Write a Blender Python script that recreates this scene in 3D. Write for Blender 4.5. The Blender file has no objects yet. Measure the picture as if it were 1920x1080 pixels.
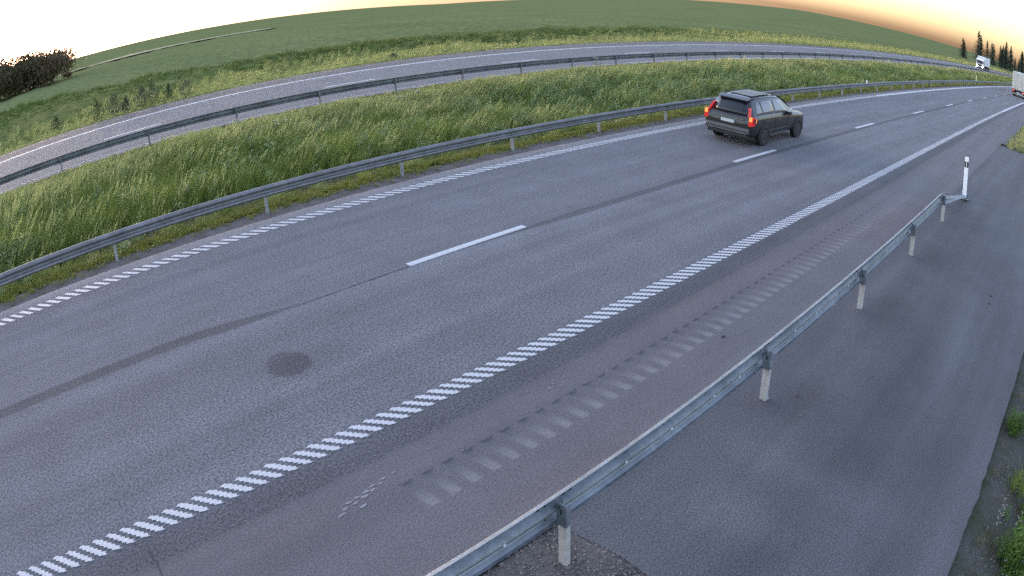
import bpy, math, random
import numpy as np
from mathutils import Matrix, Vector

random.seed(7); rng = np.random.default_rng(7)
sc = bpy.context.scene
COL = sc.collection

# ------------------------------------------------------------------ camera
CAM_H, PITCH, ROLL = 5.14945, -0.44899, 0.017675
cam = bpy.data.cameras.new('traffic_camera')
cam_ob = bpy.data.objects.new('traffic_camera', cam)
COL.objects.link(cam_ob); sc.camera = cam_ob
_c, _s = math.cos(PITCH), math.sin(PITCH)
_r0, _u0, _f = Vector((1, 0, 0)), Vector((0, -_s, _c)), Vector((0, _c, _s))
_R = math.cos(ROLL) * _r0 + math.sin(ROLL) * _u0
_U = -math.sin(ROLL) * _r0 + math.cos(ROLL) * _u0
_M = Matrix((_R, _U, -_f)).transposed().to_4x4(); _M.translation = (0, 0, CAM_H)
cam_ob.matrix_world = _M
# wide-angle lens with barrel distortion: theta as a polynomial of the image radius (mm)
cam.type = 'PANO'; cam.panorama_type = 'FISHEYE_LENS_POLYNOMIAL'
cam.sensor_fit = 'HORIZONTAL'; cam.sensor_width = 36; cam.sensor_height = 20.25
cam.fisheye_fov = math.pi
cam.fisheye_polynomial_k0 = 0
cam.fisheye_polynomial_k1 = -0.0387772719
cam.fisheye_polynomial_k2 = -0.000144114038
cam.fisheye_polynomial_k3 = 8.80554105e-06
cam.fisheye_polynomial_k4 = -6.51312203e-07
cam.shift_x = -21.83 / 1920; cam.shift_y = 22.26 / 1080
cam.clip_start = 0.05; cam.clip_end = 8000

# ------------------------------------------------------------------ sky and sun (just after sunset, upper left)
SUN_AZ = math.radians(-50)          # measured from +Y towards +X
SUN_EL = math.radians(1.0)
world = bpy.data.worlds.new('World'); sc.world = world; world.use_nodes = True
wn = world.node_tree; bg = wn.nodes['Background']
sky = wn.nodes.new('ShaderNodeTexSky'); sky.sky_type = 'NISHITA'; sky.sun_disc = False
sky.sun_elevation = SUN_EL; sky.sun_rotation = SUN_AZ
sky.air_density = 1.0; sky.dust_density = 1.2; sky.ozone_density = 2.6; sky.altitude = 100
hs = wn.nodes.new('ShaderNodeHueSaturation'); hs.inputs['Saturation'].default_value = 0.64; hs.inputs['Hue'].default_value = 0.512   # sky desaturated and shifted in hue for white balance
wn.links.new(sky.outputs[0], hs.inputs['Color']); wn.links.new(hs.outputs[0], bg.inputs[0]); bg.inputs[1].default_value = 0.15
sun = bpy.data.lights.new('sun', 'SUN'); sun.energy = 0.09; sun.angle = math.radians(25); sun.color = (1.0, 0.72, 0.5)
sun_ob = bpy.data.objects.new('sun', sun); COL.objects.link(sun_ob)
_sd = Vector((math.sin(SUN_AZ) * math.cos(math.radians(9)), math.cos(SUN_AZ) * math.cos(math.radians(9)), math.sin(math.radians(9))))
sun_ob.rotation_euler = _sd.to_track_quat('Z', 'Y').to_euler(); sun_ob.location = (-60, 60, 40)
vs = sc.view_settings
vs.view_transform = 'Standard'; vs.look = 'None'; vs.gamma = 1; vs.use_curve_mapping = False
vs.exposure = 4.45
sc.render.engine = 'CYCLES'
sc.cycles.max_bounces = 4; sc.cycles.diffuse_bounces = 2; sc.cycles.transparent_max_bounces = 4; sc.cycles.glossy_bounces = 2
sc.cycles.use_adaptive_sampling = True; sc.cycles.adaptive_threshold = 0.02
sc.cycles.use_denoising = False      # keep the aggregate and the grain of a dusk exposure

# ------------------------------------------------------------------ road frame: s along the road, d to the left of the lane line
X0, Y0, TH0, K = -2.123785, 12.064335, 0.792907, -0.000367562
UPV = Vector((-0.02666, 0.09017, 1.0)).normalized()      # plumb line: the carriageway is superelevated against it

def heading(s): return TH0 + K * s

def rp(s, d, z=0.0):
    t = TH0 + K * s
    x = X0 + (math.sin(t) - math.sin(TH0)) / K
    y = Y0 - (math.cos(t) - math.cos(TH0)) / K
    return (x - math.sin(t) * d, y + math.cos(t) * d, z)

def rpa(s, d):
    s = np.asarray(s, float); d = np.asarray(d, float)
    t = TH0 + K * s
    x = X0 + (np.sin(t) - math.sin(TH0)) / K
    y = Y0 - (np.cos(t) - math.cos(TH0)) / K
    return x - np.sin(t) * d, y + np.cos(t) * d

def smooth(a, b, x):
    t = np.clip((np.asarray(x, float) - a) / (b - a), 0, 1)
    return t * t * (3 - 2 * t)

_ditch_d = [-400, -60, -30, -16, -13, -10.9, -10.5, 4.55, 5.2, 6.5, 9, 11, 13.5, 16, 17.1, 28.3, 29.5, 32, 35, 38, 42, 60, 3000]
_ditch_z = [-3, -3, -2.5, -1.7, -1.0, -0.16, -0.08, -0.04, -0.06, -0.35, -0.75, -0.8, -0.45, -0.1, -0.04, -0.05, -0.12, -0.45, -0.8, -0.55, -0.25, -0.2, -0.2]
def terrain(s, d):
    s = np.asarray(s, float); d = np.asarray(d, float)
    z = np.interp(d, _ditch_d, _ditch_z)
    x, y = rpa(s, d)
    r = np.hypot(x, y); az = np.degrees(np.arctan2(x, y))
    w = (1 - smooth(-8, 25, az)) * smooth(42, 66, d)
    z = z - w * math.tan(math.radians(1.75)) * np.maximum(0, r - 80)
    # gentle unevenness off the roads
    off = smooth(5, 8, d) * (1 - smooth(15, 17, d)) + smooth(29, 33, d) + smooth(11, 13, -d)
    z = z + off * 0.07 * (np.sin(s * 0.9 + d * 0.5) + np.sin(s * 0.37 - d * 0.8) + np.sin(s * 1.7 + 1.3))
    return z

# ------------------------------------------------------------------ mesh helpers
def tag(o, label=None, cat=None, group=None, kind=None):
    if label: o['label'] = label
    if cat: o['category'] = cat
    if group: o['group'] = group
    if kind: o['kind'] = kind
    return o

def empty(name, mat4=None):
    o = bpy.data.objects.new(name, None); o.empty_display_size = 0.2
    COL.objects.link(o)
    if mat4 is not None: o.matrix_world = mat4
    return o

def link(name, me, parent=None, mat4=None):
    o = bpy.data.objects.new(name, me); COL.objects.link(o)
    if parent is not None: o.parent = parent
    if mat4 is not None: o.matrix_local = mat4
    return o

def frame(s, d, z=0.0, plumb=True, flip=False):
    """matrix: X along the road, Y to the left, Z up (plumb or square to the road)"""
    t = heading(s) + (math.pi if flip else 0)
    zx = UPV if plumb else Vector((0, 0, 1))
    x = Vector((math.cos(t), math.sin(t), 0)); zx = (zx - x * zx.dot(x)).normalized()
    y = zx.cross(x)
    m = Matrix((x, y, zx)).transposed().to_4x4(); m.translation = rp(s, d, z)
    return m

class MB:
    def __init__(self): self.v = []; self.f = []
    def add(self, vs, fs):
        o = len(self.v); self.v += [tuple(q) for q in vs]; self.f += [tuple(i + o for i in q) for q in fs]; return self
    def box(self, x0, x1, y0, y1, z0, z1):
        return self.add([(x0, y0, z0), (x1, y0, z0), (x1, y1, z0), (x0, y1, z0), (x0, y0, z1), (x1, y0, z1), (x1, y1, z1), (x0, y1, z1)],
                        [(0, 3, 2, 1), (4, 5, 6, 7), (0, 1, 5, 4), (1, 2, 6, 5), (2, 3, 7, 6), (3, 0, 4, 7)])
    def cyl(self, p0, p1, r0, r1=None, n=16, caps=True):
        r1 = r0 if r1 is None else r1
        p0 = Vector(p0); p1 = Vector(p1); a = (p1 - p0).normalized()
        b = a.orthogonal().normalized(); c = a.cross(b)
        vs = []
        for p, r in ((p0, r0), (p1, r1)):
            for i in range(n):
                t = 2 * math.pi * i / n
                vs.append(p + (b * math.cos(t) + c * math.sin(t)) * r)
        fs = [(i, (i + 1) % n, n + (i + 1) % n, n + i) for i in range(n)]
        if caps: fs += [tuple(range(n))[::-1], tuple(range(n, 2 * n))]
        return self.add(vs, fs)
    def prism(self, poly, y0, y1, axis='y'):
        """poly in (a, b); extruded along the axis"""
        n = len(poly)
        def mk(a, b, h): return (a, h, b) if axis == 'y' else ((h, a, b) if axis == 'x' else (a, b, h))
        vs = [mk(a, b, y0) for a, b in poly] + [mk(a, b, y1) for a, b in poly]
        fs = [(i, (i + 1) % n, n + (i + 1) % n, n + i) for i in range(n)] + [tuple(range(n))[::-1], tuple(range(n, 2 * n))]
        return self.add(vs, fs)
    def mesh(self, name, mat, smooth_=False, recalc=True):
        me = bpy.data.meshes.new(name); me.from_pydata(self.v, [], self.f)
        if recalc:
            import bmesh
            bm = bmesh.new(); bm.from_mesh(me); bmesh.ops.recalc_face_normals(bm, faces=bm.faces); bm.to_mesh(me); bm.free()
        if mat: me.materials.append(mat)
        if smooth_: me.polygons.foreach_set('use_smooth', [True] * len(me.polygons))
        me.update(); return me
    def build(self, name, mat, parent=None, smooth_=False, bevel=0, mat4=None):
        o = link(name, self.mesh(name, mat, smooth_), parent, mat4)
        if bevel:
            b = o.modifiers.new('bevel', 'BEVEL'); b.width = bevel; b.segments = 2; b.limit_method = 'ANGLE'
            o.modifiers.new('wn', 'WEIGHTED_NORMAL') if smooth_ else None
        return o

def grid_mesh(name, S, D, zf, mat, smooth_=True):
    """sheet over the road frame; UV map 'sd' holds metres along and across"""
    S = np.asarray(S, float); D = np.asarray(D, float)
    ss, dd = np.meshgrid(S, D, indexing='ij')
    x, y = rpa(ss, dd); z = zf(ss, dd) if callable(zf) else np.full_like(x, zf)
    v = np.stack([x, y, z], -1).reshape(-1, 3)
    n, m = len(S), len(D)
    i, j = np.meshgrid(np.arange(n - 1), np.arange(m - 1), indexing='ij')
    a = (i * m + j).ravel()
    q = np.stack([a, a + m, a + m + 1, a + 1], -1)
    if D[-1] < D[0]: q = q[:, ::-1]
    return raw_mesh(name, v, q, mat, np.stack([ss.ravel(), dd.ravel()], -1), smooth_)

def raw_mesh(name, v, q, mat, uv=None, smooth_=False):
    me = bpy.data.meshes.new(name)
    me.vertices.add(len(v)); me.vertices.foreach_set('co', np.asarray(v, np.float32).ravel())
    k = q.shape[1]
    me.loops.add(q.size); me.loops.foreach_set('vertex_index', q.astype(np.int32).ravel())
    me.polygons.add(len(q)); me.polygons.foreach_set('loop_start', np.arange(0, q.size, k, dtype=np.int32))
    if smooth_: me.polygons.foreach_set('use_smooth', np.ones(len(q), bool))
    me.update(calc_edges=True)
    if uv is not None:
        l = me.uv_layers.new(name='sd'); l.data.foreach_set('uv', np.asarray(uv, np.float32)[q.ravel()].ravel())
    if mat: me.materials.append(mat)
    me.validate(); return me

# ------------------------------------------------------------------ materials
class NT:
    def __init__(self, name):
        self.m = bpy.data.materials.new(name); self.m.use_nodes = True
        self.t = self.m.node_tree; self.b = self.t.nodes['Principled BSDF']; self.out = self.t.nodes['Material Output']
    def n(self, typ, **kw):
        x = self.t.nodes.new(typ)
        for k, v in kw.items(): setattr(x, k, v)
        return x
    def L(self, a, b): self.t.links.new(a, b)
    def val(self, sock, v):
        if hasattr(v, 'node'): self.L(v, sock)
        else: sock.default_value = v
    def math(self, op, a, b=0.0, c=0.0, clamp=False):
        x = self.n('ShaderNodeMath', operation=op); x.use_clamp = clamp
        for s, v in zip(x.inputs, (a, b, c)): self.val(s, v)
        return x.outputs[0]
    def mix(self, f, a, b, blend='MIX'):
        x = self.n('ShaderNodeMix', data_type='RGBA', blend_type=blend)
        self.val(x.inputs[0], f); self.val(x.inputs[6], a); self.val(x.inputs[7], b)
        return x.outputs[2]
    def noise(self, vec, scale, detail=2.0, rough=0.5, sc=(1, 1, 1)):
        if sc != (1, 1, 1):
            mp = self.n('ShaderNodeMapping'); mp.inputs['Scale'].default_value = sc
            self.L(vec, mp.inputs[0]); vec = mp.outputs[0]
        x = self.n('ShaderNodeTexNoise'); self.L(vec, x.inputs['Vector'])
        x.inputs['Scale'].default_value = scale; x.inputs['Detail'].default_value = detail; x.inputs['Roughness'].default_value = rough
        return x.outputs[0]
    def remap(self, v, a, b, c=0.0, d=1.0):
        x = self.n('ShaderNodeMapRange'); self.val(x.inputs[0], v)
        for i, q in enumerate((a, b, c, d)): x.inputs[i + 1].default_value = q
        return x.outputs[0]
    def uv(self): return self.n('ShaderNodeUVMap', uv_map='sd').outputs[0]
    def obj(self): return self.n('ShaderNodeTexCoord').outputs['Object']
    def bump(self, h, strength=0.3, dist=0.01):
        x = self.n('ShaderNodeBump'); x.inputs['Strength'].default_value = strength; x.inputs['Distance'].default_value = dist
        self.L(h, x.inputs['Height']); self.L(x.outputs[0], self.b.inputs['Normal'])
    def col(self, c): self.val(self.b.inputs['Base Color'], c)
    def set(self, **kw):
        for k, v in kw.items(): self.val(self.b.inputs[k], v)
        return self

def rgb(r, g, b): return (r, g, b, 1.0)

def asphalt(name, base, speck=0.5, scale=42, bands=0.25, tint=None, rough=0.85, fine=110, blotches=(), extra=None):
    t = NT(name); uv = t.uv()
    a = t.noise(uv, scale * 0.62, 3.0, 0.75); b = t.noise(uv, fine, 1.5)
    sp = t.remap(a, 0.4, 0.6, 1 - speck, 1 + speck)
    sp2 = t.remap(b, 0.35, 0.65, 1 - speck * 0.6, 1 + speck * 0.6)
    ln = t.remap(t.noise(uv, 1.0, 3.0, 0.55, sc=(0.05, 1.5, 1)), 0.3, 0.7, 1 - bands, 1 + bands)
    bl = t.remap(t.noise(uv, 0.7, 4.0, 0.6), 0.3, 0.7, 1 - bands * 0.6, 1 + bands * 0.6)
    f = t.math('MULTIPLY', t.math('MULTIPLY', sp, sp2), t.math('MULTIPLY', ln, bl))
    c = t.n('ShaderNodeCombineColor'); [t.L(f, c.inputs[i]) for i in range(3)]
    basec = rgb(*base)
    if tint:
        k = t.remap(t.noise(uv, 1.0, 3.0, 0.6, sc=(0.12, 0.9, 1)), 0.42, 0.62)
        basec = t.mix(k, rgb(*base), rgb(*tint))
    colr = t.mix(1.0, basec, c.outputs[0], 'MULTIPLY')
    if blotches:
        sep = t.n('ShaderNodeSeparateXYZ'); t.L(uv, sep.inputs[0])
        wob = t.math('MULTIPLY', t.math('SUBTRACT', t.noise(uv, 5.5, 4.0, 0.7), 0.5), 1.5)
        for (ps, pd, rs, rd, soft, k) in blotches:
            ex = t.math('DIVIDE', t.math('SUBTRACT', sep.outputs[0], ps), rs); ey = t.math('DIVIDE', t.math('SUBTRACT', sep.outputs[1], pd), rd)
            r_ = t.math('SQRT', t.math('ADD', t.math('MULTIPLY', ex, ex), t.math('MULTIPLY', ey, ey)))
            m_ = t.remap(t.math('ADD', r_, t.math('MULTIPLY', wob, soft + 0.5)), 1 - soft, 1 + soft, 1.0, 0.0)
            g = t.remap(m_, 0, 1, 1.0, k); cs = t.n('ShaderNodeCombineColor'); [t.L(g, cs.inputs[i]) for i in range(3)]
            colr = t.mix(1.0, colr, cs.outputs[0], 'MULTIPLY')
    if extra: colr = extra(t, uv, colr)
    t.col(colr)
    t.set(Roughness=rough)
    t.b.inputs['Specular IOR Level'].default_value = 0.25
    t.bump(t.math('ADD', a, t.math('MULTIPLY', b, 0.5)), 0.35, 0.008)
    return t.m

def plain(name, c, rough=0.5, metal=0.0, var=0.1, scale=8.0, coat=0.0, emit=None, es=0.0, spec=0.5):
    t = NT(name)
    k = t.remap(t.noise(t.obj(), scale, 3.0, 0.6), 0.3, 0.7, 1 - var, 1 + var)
    cc = t.n('ShaderNodeCombineColor'); [t.L(k, cc.inputs[i]) for i in range(3)]
    t.col(t.mix(1.0, rgb(*c), cc.outputs[0], 'MULTIPLY'))
    t.set(Roughness=rough, Metallic=metal)
    t.b.inputs['Specular IOR Level'].default_value = spec
    t.b.inputs['Coat Weight'].default_value = coat
    if emit: t.b.inputs['Emission Color'].default_value = rgb(*emit); t.b.inputs['Emission Strength'].default_value = es
    return t.m

def soil(name, c1, c2, scale=1.6, fine=30, bump=0.5):
    t = NT(name); uv = t.uv()
    k = t.remap(t.noise(uv, scale, 5.0, 0.65), 0.35, 0.65)
    f = t.remap(t.noise(uv, fine, 3.0, 0.7), 0.3, 0.7, 0.6, 1.4)
    cc = t.n('ShaderNodeCombineColor'); [t.L(f, cc.inputs[i]) for i in range(3)]
    t.col(t.mix(1.0, t.mix(k, rgb(*c1), rgb(*c2)), cc.outputs[0], 'MULTIPLY'))
    t.set(Roughness=0.95); t.b.inputs['Specular IOR Level'].default_value = 0.02
    t.bump(t.noise(uv, fine, 4.0, 0.7), bump, 0.03)
    return t.m

def leafy(name, c1, c2, c3=None, trans=0.35, rough=0.55):
    """blade or leaf: colour varies per blade (attribute 'tone') and per plant"""
    t = NT(name)
    at = t.n('ShaderNodeAttribute', attribute_name='tone').outputs['Fac']
    rnd = t.n('ShaderNodeObjectInfo').outputs['Random']
    c = t.mix(at, rgb(*c1), rgb(*c2))
    if c3: c = t.mix(t.remap(rnd, 0.45, 1.0, 0.0, 0.8), c, rgb(*c3))
    g = t.remap(rnd, 0, 1, 0.75, 1.25)
    cc = t.n('ShaderNodeCombineColor'); [t.L(g, cc.inputs[i]) for i in range(3)]
    c = t.mix(1.0, c, cc.outputs[0], 'MULTIPLY')
    t.col(c); t.set(Roughness=rough); t.b.inputs['Specular IOR Level'].default_value = 0.25
    tr = t.n('ShaderNodeBsdfTranslucent'); t.L(c, tr.inputs[0])
    mx = t.n('ShaderNodeMixShader'); mx.inputs[0].default_value = trans
    t.L(t.b.outputs[0], mx.inputs[1]); t.L(tr.outputs[0], mx.inputs[2]); t.L(mx.outputs[0], t.out.inputs[0])
    return t.m

def outer_joint(t, uv, c, a0=-3.42, a1=-3.95, lo=0.60, hi=1.0):
    """older, darker asphalt along the outer joint of the lane"""
    sep = t.n('ShaderNodeSeparateXYZ'); t.L(uv, sep.inputs[0])
    w = t.math('ADD', sep.outputs[1], t.math('MULTIPLY', t.math('SUBTRACT', t.noise(uv, 5.0, 4.0, 0.7), 0.5), 0.35))
    g = t.remap(w, a0, a1, hi, lo); cs = t.n('ShaderNodeCombineColor'); [t.L(g, cs.inputs[i]) for i in range(3)]
    return t.mix(1.0, c, cs.outputs[0], 'MULTIPLY')
def lane_seams(t, uv, c):
    """bitumen spread over the joint between the lanes, worn at its edges"""
    c = outer_joint(t, uv, c)
    sep = t.n('ShaderNodeSeparateXYZ'); t.L(uv, sep.inputs[0]); S_, D_ = sep.outputs[0], sep.outputs[1]
    wob = t.math('MULTIPLY', t.math('SUBTRACT', t.noise(uv, 7.0, 4.0, 0.75), 0.5), 0.10)
    def band(cen, hw, on):
        e = t.math('SUBTRACT', t.math('ADD', t.math('ABSOLUTE', t.math('SUBTRACT', D_, cen)), wob), hw)
        return t.math('MULTIPLY', t.remap(e, -0.035, 0.045, 1.0, 0.0), on)
    b1 = band(t.remap(S_, -4.4, -2.3, 0.165, -0.06), t.remap(S_, -3.6, -2.2, 0.145, 0.0), t.remap(S_, -2.4, -2.2, 1.0, 0.0))
    b2 = band(t.remap(S_, 2.0, 5.0, -0.10, -0.165), t.remap(S_, 1.0, 4.5, 0.0, 0.125), t.remap(S_, 1.0, 1.6, 0.0, 1.0))
    g = t.remap(t.math('MAXIMUM', b1, b2), 0.0, 1.0, 1.0, 0.56); cs = t.n('ShaderNodeCombineColor'); [t.L(g, cs.inputs[i]) for i in range(3)]
    return t.mix(1.0, c, cs.outputs[0], 'MULTIPLY')
m_road = asphalt('carriageway_asphalt', (0.123, 0.122, 0.128), 0.46, 46, 0.17,
                 blotches=[(-3.45, -1.66, .33, .36, .09, .64), (-3.1, -1.85, .62, .34, .5, .80), (-5.5, 2.7, 9, .32, .7, .93), (6, 1.0, 14, .30, .7, .94), (2, -2.75, 16, .35, .7, .93), (-4, -0.95, 10, .35, .7, .95)], extra=lane_seams)
m_road2 = asphalt('opposite_asphalt', (0.125, 0.123, 0.124), 0.3, 30, 0.10)
m_oppsh = asphalt('opposite_shoulder_asphalt', (0.105, 0.094, 0.088), 0.3, 30, 0.12)
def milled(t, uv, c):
    """rumble strip: sky sheen and dust painted pale into the outer half of each milled pocket"""
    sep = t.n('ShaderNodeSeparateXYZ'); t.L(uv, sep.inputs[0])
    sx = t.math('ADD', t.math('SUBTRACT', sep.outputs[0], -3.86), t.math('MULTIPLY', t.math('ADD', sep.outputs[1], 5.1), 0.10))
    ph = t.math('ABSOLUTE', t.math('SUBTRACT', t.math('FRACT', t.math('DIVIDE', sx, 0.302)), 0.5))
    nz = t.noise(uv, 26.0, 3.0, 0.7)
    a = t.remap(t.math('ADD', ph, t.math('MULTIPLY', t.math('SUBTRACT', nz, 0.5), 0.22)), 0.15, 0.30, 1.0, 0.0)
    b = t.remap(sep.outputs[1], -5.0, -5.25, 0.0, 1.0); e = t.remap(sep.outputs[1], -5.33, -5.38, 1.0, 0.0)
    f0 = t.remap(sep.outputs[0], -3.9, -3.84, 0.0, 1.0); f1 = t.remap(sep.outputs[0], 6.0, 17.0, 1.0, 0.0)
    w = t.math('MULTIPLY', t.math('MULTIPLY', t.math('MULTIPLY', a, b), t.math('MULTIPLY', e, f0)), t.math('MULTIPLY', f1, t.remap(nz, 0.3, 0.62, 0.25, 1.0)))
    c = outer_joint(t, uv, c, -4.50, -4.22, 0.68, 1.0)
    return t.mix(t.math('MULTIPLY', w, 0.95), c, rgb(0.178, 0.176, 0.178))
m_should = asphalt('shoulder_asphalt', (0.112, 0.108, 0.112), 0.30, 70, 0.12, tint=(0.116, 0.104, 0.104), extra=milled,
                   blotches=[(-4.5, -5.9, 3.0, .35, .7, 1.10), (3, -6.2, 4, .25, .8, 1.12), (0, -4.5, 8, .12, .8, .90)])
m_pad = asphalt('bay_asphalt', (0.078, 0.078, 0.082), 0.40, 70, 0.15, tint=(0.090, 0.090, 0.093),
                blotches=[(1.15, -7.35, .6, .36, .7, .80), (5.1, -7.4, .7, .42, .7, .78), (9.3, -7.5, .8, .45, .7, .84), (13.9, -7.5, 1.3, .5, .7, .80), (0.6, -8.9, .9, .5, .8, .84), (-1.6, -7.9, .30, .5, .6, 1.22), (9.5, -8.9, 1.3, .6, .8, .86), (3.4, -8.6, 1.2, .35, .8, .88), (-0.4, -8.2, .25, 1.1, .8, 1.14)])  # soft ovals of darker and paler tone, one beside each post
m_inner = asphalt('dusty_inner_asphalt', (0.158, 0.156, 0.160), 0.2, 60, 0.15)
m_crack = plain('crack_bitumen', (0.03, 0.03, 0.033), 0.8)
m_scuff = plain('scuffed_paint', (0.20, 0.20, 0.205), 0.8, var=0.4, scale=60)

def paint_mat():
    t = NT('road_paint'); o = t.n('ShaderNodeNewGeometry').outputs['Position']
    w = t.remap(t.noise(o, 22, 4, 0.7), 0.25, 0.75, 0.78, 1.08)
    cc = t.n('ShaderNodeCombineColor'); [t.L(w, cc.inputs[i]) for i in range(3)]
    t.col(t.mix(1.0, rgb(0.45, 0.45, 0.45), cc.outputs[0], 'MULTIPLY')); t.set(Roughness=0.6)
    t.bump(t.noise(o, 90, 2), 0.3, 0.004)
    return t.m
m_paint = paint_mat()
m_paint_old = plain('worn_line_paint', (0.27, 0.27, 0.275), .8, var=.25, scale=3)

def zinc(name, c, rough, streak=0.18):
    t = NT(name); o = t.n('ShaderNodeNewGeometry').outputs['Position']
    a = t.noise(o, 9.0, 4.0, 0.7); b = t.noise(o, 2.0, 3.0, 0.6)
    k = t.math('MULTIPLY', t.remap(a, 0.3, 0.7, 1 - streak, 1 + streak), t.remap(b, 0.3, 0.7, 1 - streak, 1 + streak))
    cc = t.n('ShaderNodeCombineColor'); [t.L(k, cc.inputs[i]) for i in range(3)]
    t.col(t.mix(1.0, rgb(*c), cc.outputs[0], 'MULTIPLY'))
    t.set(Roughness=t.remap(a, 0.3, 0.7, rough - 0.1, rough + 0.12), Metallic=0.55)
    return t.m
m_zinc = zinc('galvanised_rail', (0.185, 0.205, 0.225), 0.5, 0.22)
m_zinc_old = zinc('weathered_rail', (0.155, 0.158, 0.160), 0.6, 0.22)
m_zinc_opp = zinc('dull_rail', (0.13, 0.14, 0.14), 0.65, 0.3)
m_post = zinc('pale_post', (0.40, 0.40, 0.385), 0.7, 0.10)
m_postold = zinc('weathered_post', (0.24, 0.245, 0.245), 0.65, 0.2)
m_bolt = plain('dark_bolt', (0.04, 0.045, 0.05), 0.5, 0.6)
m_boltl = plain('bright_bolt', (0.7, 0.72, 0.74), 0.4, 0.4)
m_white = plain('white_plastic', (0.82, 0.82, 0.82), 0.45, var=0.05)
m_black = plain('black_plastic', (0.02, 0.02, 0.022), 0.5)
m_yellow = plain('yellowed_plastic', (0.62, 0.60, 0.30), 0.5)

m_median = soil('median_soil', (0.042, 0.046, 0.016), (0.066, 0.054, 0.028), 0.9, 14)
m_dirt = soil('roadside_dirt', (0.130, 0.124, 0.122), (0.092, 0.080, 0.074), 2.2, 40)
m_verge = soil('verge_soil', (0.080, 0.108, 0.026), (0.105, 0.122, 0.038), 0.5, 9)
m_rough = soil('rough_grass_soil', (0.062, 0.096, 0.020), (0.094, 0.120, 0.032), 0.25, 3)
m_field = soil('crop_field', (0.118, 0.142, 0.058), (0.150, 0.168, 0.072), 0.05, 1.2, 0.4)
m_field.node_tree.nodes['Principled BSDF'].inputs['Specular IOR Level'].default_value = 0.0
m_pale = soil('pale_field', (0.30, 0.29, 0.19), (0.24, 0.24, 0.15), 0.08, 1.0, 0.2)
m_nearsoil = soil('bay_verge_soil', (0.086, 0.084, 0.078), (0.050, 0.055, 0.030), 1.8, 30)
m_gravel = soil('gravel_bed', (0.135, 0.122, 0.113), (0.105, 0.095, 0.088), 5, 60)

# ------------------------------------------------------------------ the setting: sheets
def sheet(name, S, D, z, mat, label=None, parent=None, kind='structure'):
    o = link(name, grid_mesh(name, S, D, z, mat), parent)
    if parent is None: tag(o, label, None, None, kind)
    return o

def step(a, b, h): return list(np.arange(a, b, h))
S_FAR = [-900, -600, -400, -250, -160, -110, -80] + step(-60, 80, 1.0) + step(80, 200, 5) + [200, 220, 250, 290, 340, 400, 480, 600, 760, 950, 1300]
S_ROAD = step(-80, 120, 2.0) + step(120, 320, 5) + [320, 360, 420, 500, 600, 750, 950, 1300]

median = sheet('median_ground', S_FAR[5:], [4.5, 4.8, 5.2, 5.8, 6.5, 7.2, 8, 9, 10, 11, 12, 13, 14, 15, 16, 16.6, 17.2, 17.9], terrain, m_median,
               'grassy ditch between the two carriageways')
dirt = sheet('roadside_dirt', S_ROAD, [4.35, 4.55, 4.75, 4.95, 5.25], lambda s, d: -0.012 - 0.03 * (d - 4.35) + 0.006 * np.sin(s * 3.1 + d * 9), m_dirt,
             'dusty strip of dirt along the median edge')
rough_g = sheet('rough_ground', S_FAR, [28.2, 29, 30, 31, 32, 33, 34, 35, 36, 37, 38, 40, 42, 44, 46], lambda s, d: terrain(s, d) + 0.002, m_verge,
                'rough grass verge beyond the opposite carriageway')
def crop_edge(s): return np.interp(s, [-60, -6, 0, 5, 9, 14, 17, 60, 400], [90, 61, 55.5, 52, 49.5, 46.3, 44.5, 42.5, 42])
# rough band between verge and crop: edge runs askew
SF = S_FAR; us = np.linspace(0, 1, 9)
def fan(name, S, lo, hi, U, mat, label, dz=0.0):
    ss, uu = np.meshgrid(np.asarray(S, float), np.asarray(U, float), indexing='ij')
    a = lo(ss) if callable(lo) else np.full_like(ss, lo); b = hi(ss) if callable(hi) else np.full_like(ss, hi)
    dd = a + (b - a) * uu
    x, y = rpa(ss, dd); z = terrain(ss, dd) + dz
    n, m = ss.shape; i, j = np.meshgrid(np.arange(n - 1), np.arange(m - 1), indexing='ij'); k = (i * m + j).ravel()
    q = np.stack([k, k + m, k + m + 1, k + 1], -1)
    o = link(name, raw_mesh(name, np.stack([x, y, z], -1).reshape(-1, 3), q, mat, np.stack([ss.ravel(), dd.ravel()], -1), True))
    return tag(o, label, kind='structure')
def rough_hi(s): return np.maximum(crop_edge(s), 46.2)
fan('rough_field_margin', SF, 46.0, rough_hi, us, m_rough, 'darker green margin between verge and crop field')
fan('crop_field', SF, rough_hi, 2600.0, [0, .003, .006, .01, .014, .018, .022, .026, .03, .036, .044, .055, .07, .1, .14, .2, .3, .45, .7, 1.0], m_field,
    'smooth green crop field reaching to the horizon', -0.004)
fan('pale_field', [-20, -12, -6, 0, 6, 12, 18, 26, 34, 44, 60], lambda s: 128 + s * 0.15, lambda s: 141 + s * 0.15, [0, .25, .5, .75, 1], m_pale,
    'thin pale strip of ripening field in the distance', 0.12)
near_g = sheet('verge_ground', S_FAR, [-400, -200, -120, -60, -30, -16, -14.5, -13, -12.3, -11.8, -11.4, -11.0, -10.7, -10.4, -9, -7.5, -6.45],
               lambda s, d: np.where(d > -10.45, -0.075, terrain(s, d)), m_nearsoil, 'weedy soil verge beside the lay-by')

road = sheet('road', S_ROAD, [-4.32, -3.9, -2.6, -1.3, 0, 1.3, 2.6, 3.9, 4.12], 0.0, m_road, 'grey two-lane motorway carriageway')
inner = sheet('inner_shoulder', S_ROAD, [4.12, 4.3, 4.5, 4.58], lambda s, d: -0.002 - 0.02 * (d > 4.52), m_inner, 'pale dusty strip of asphalt outside the left edge line')
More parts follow.
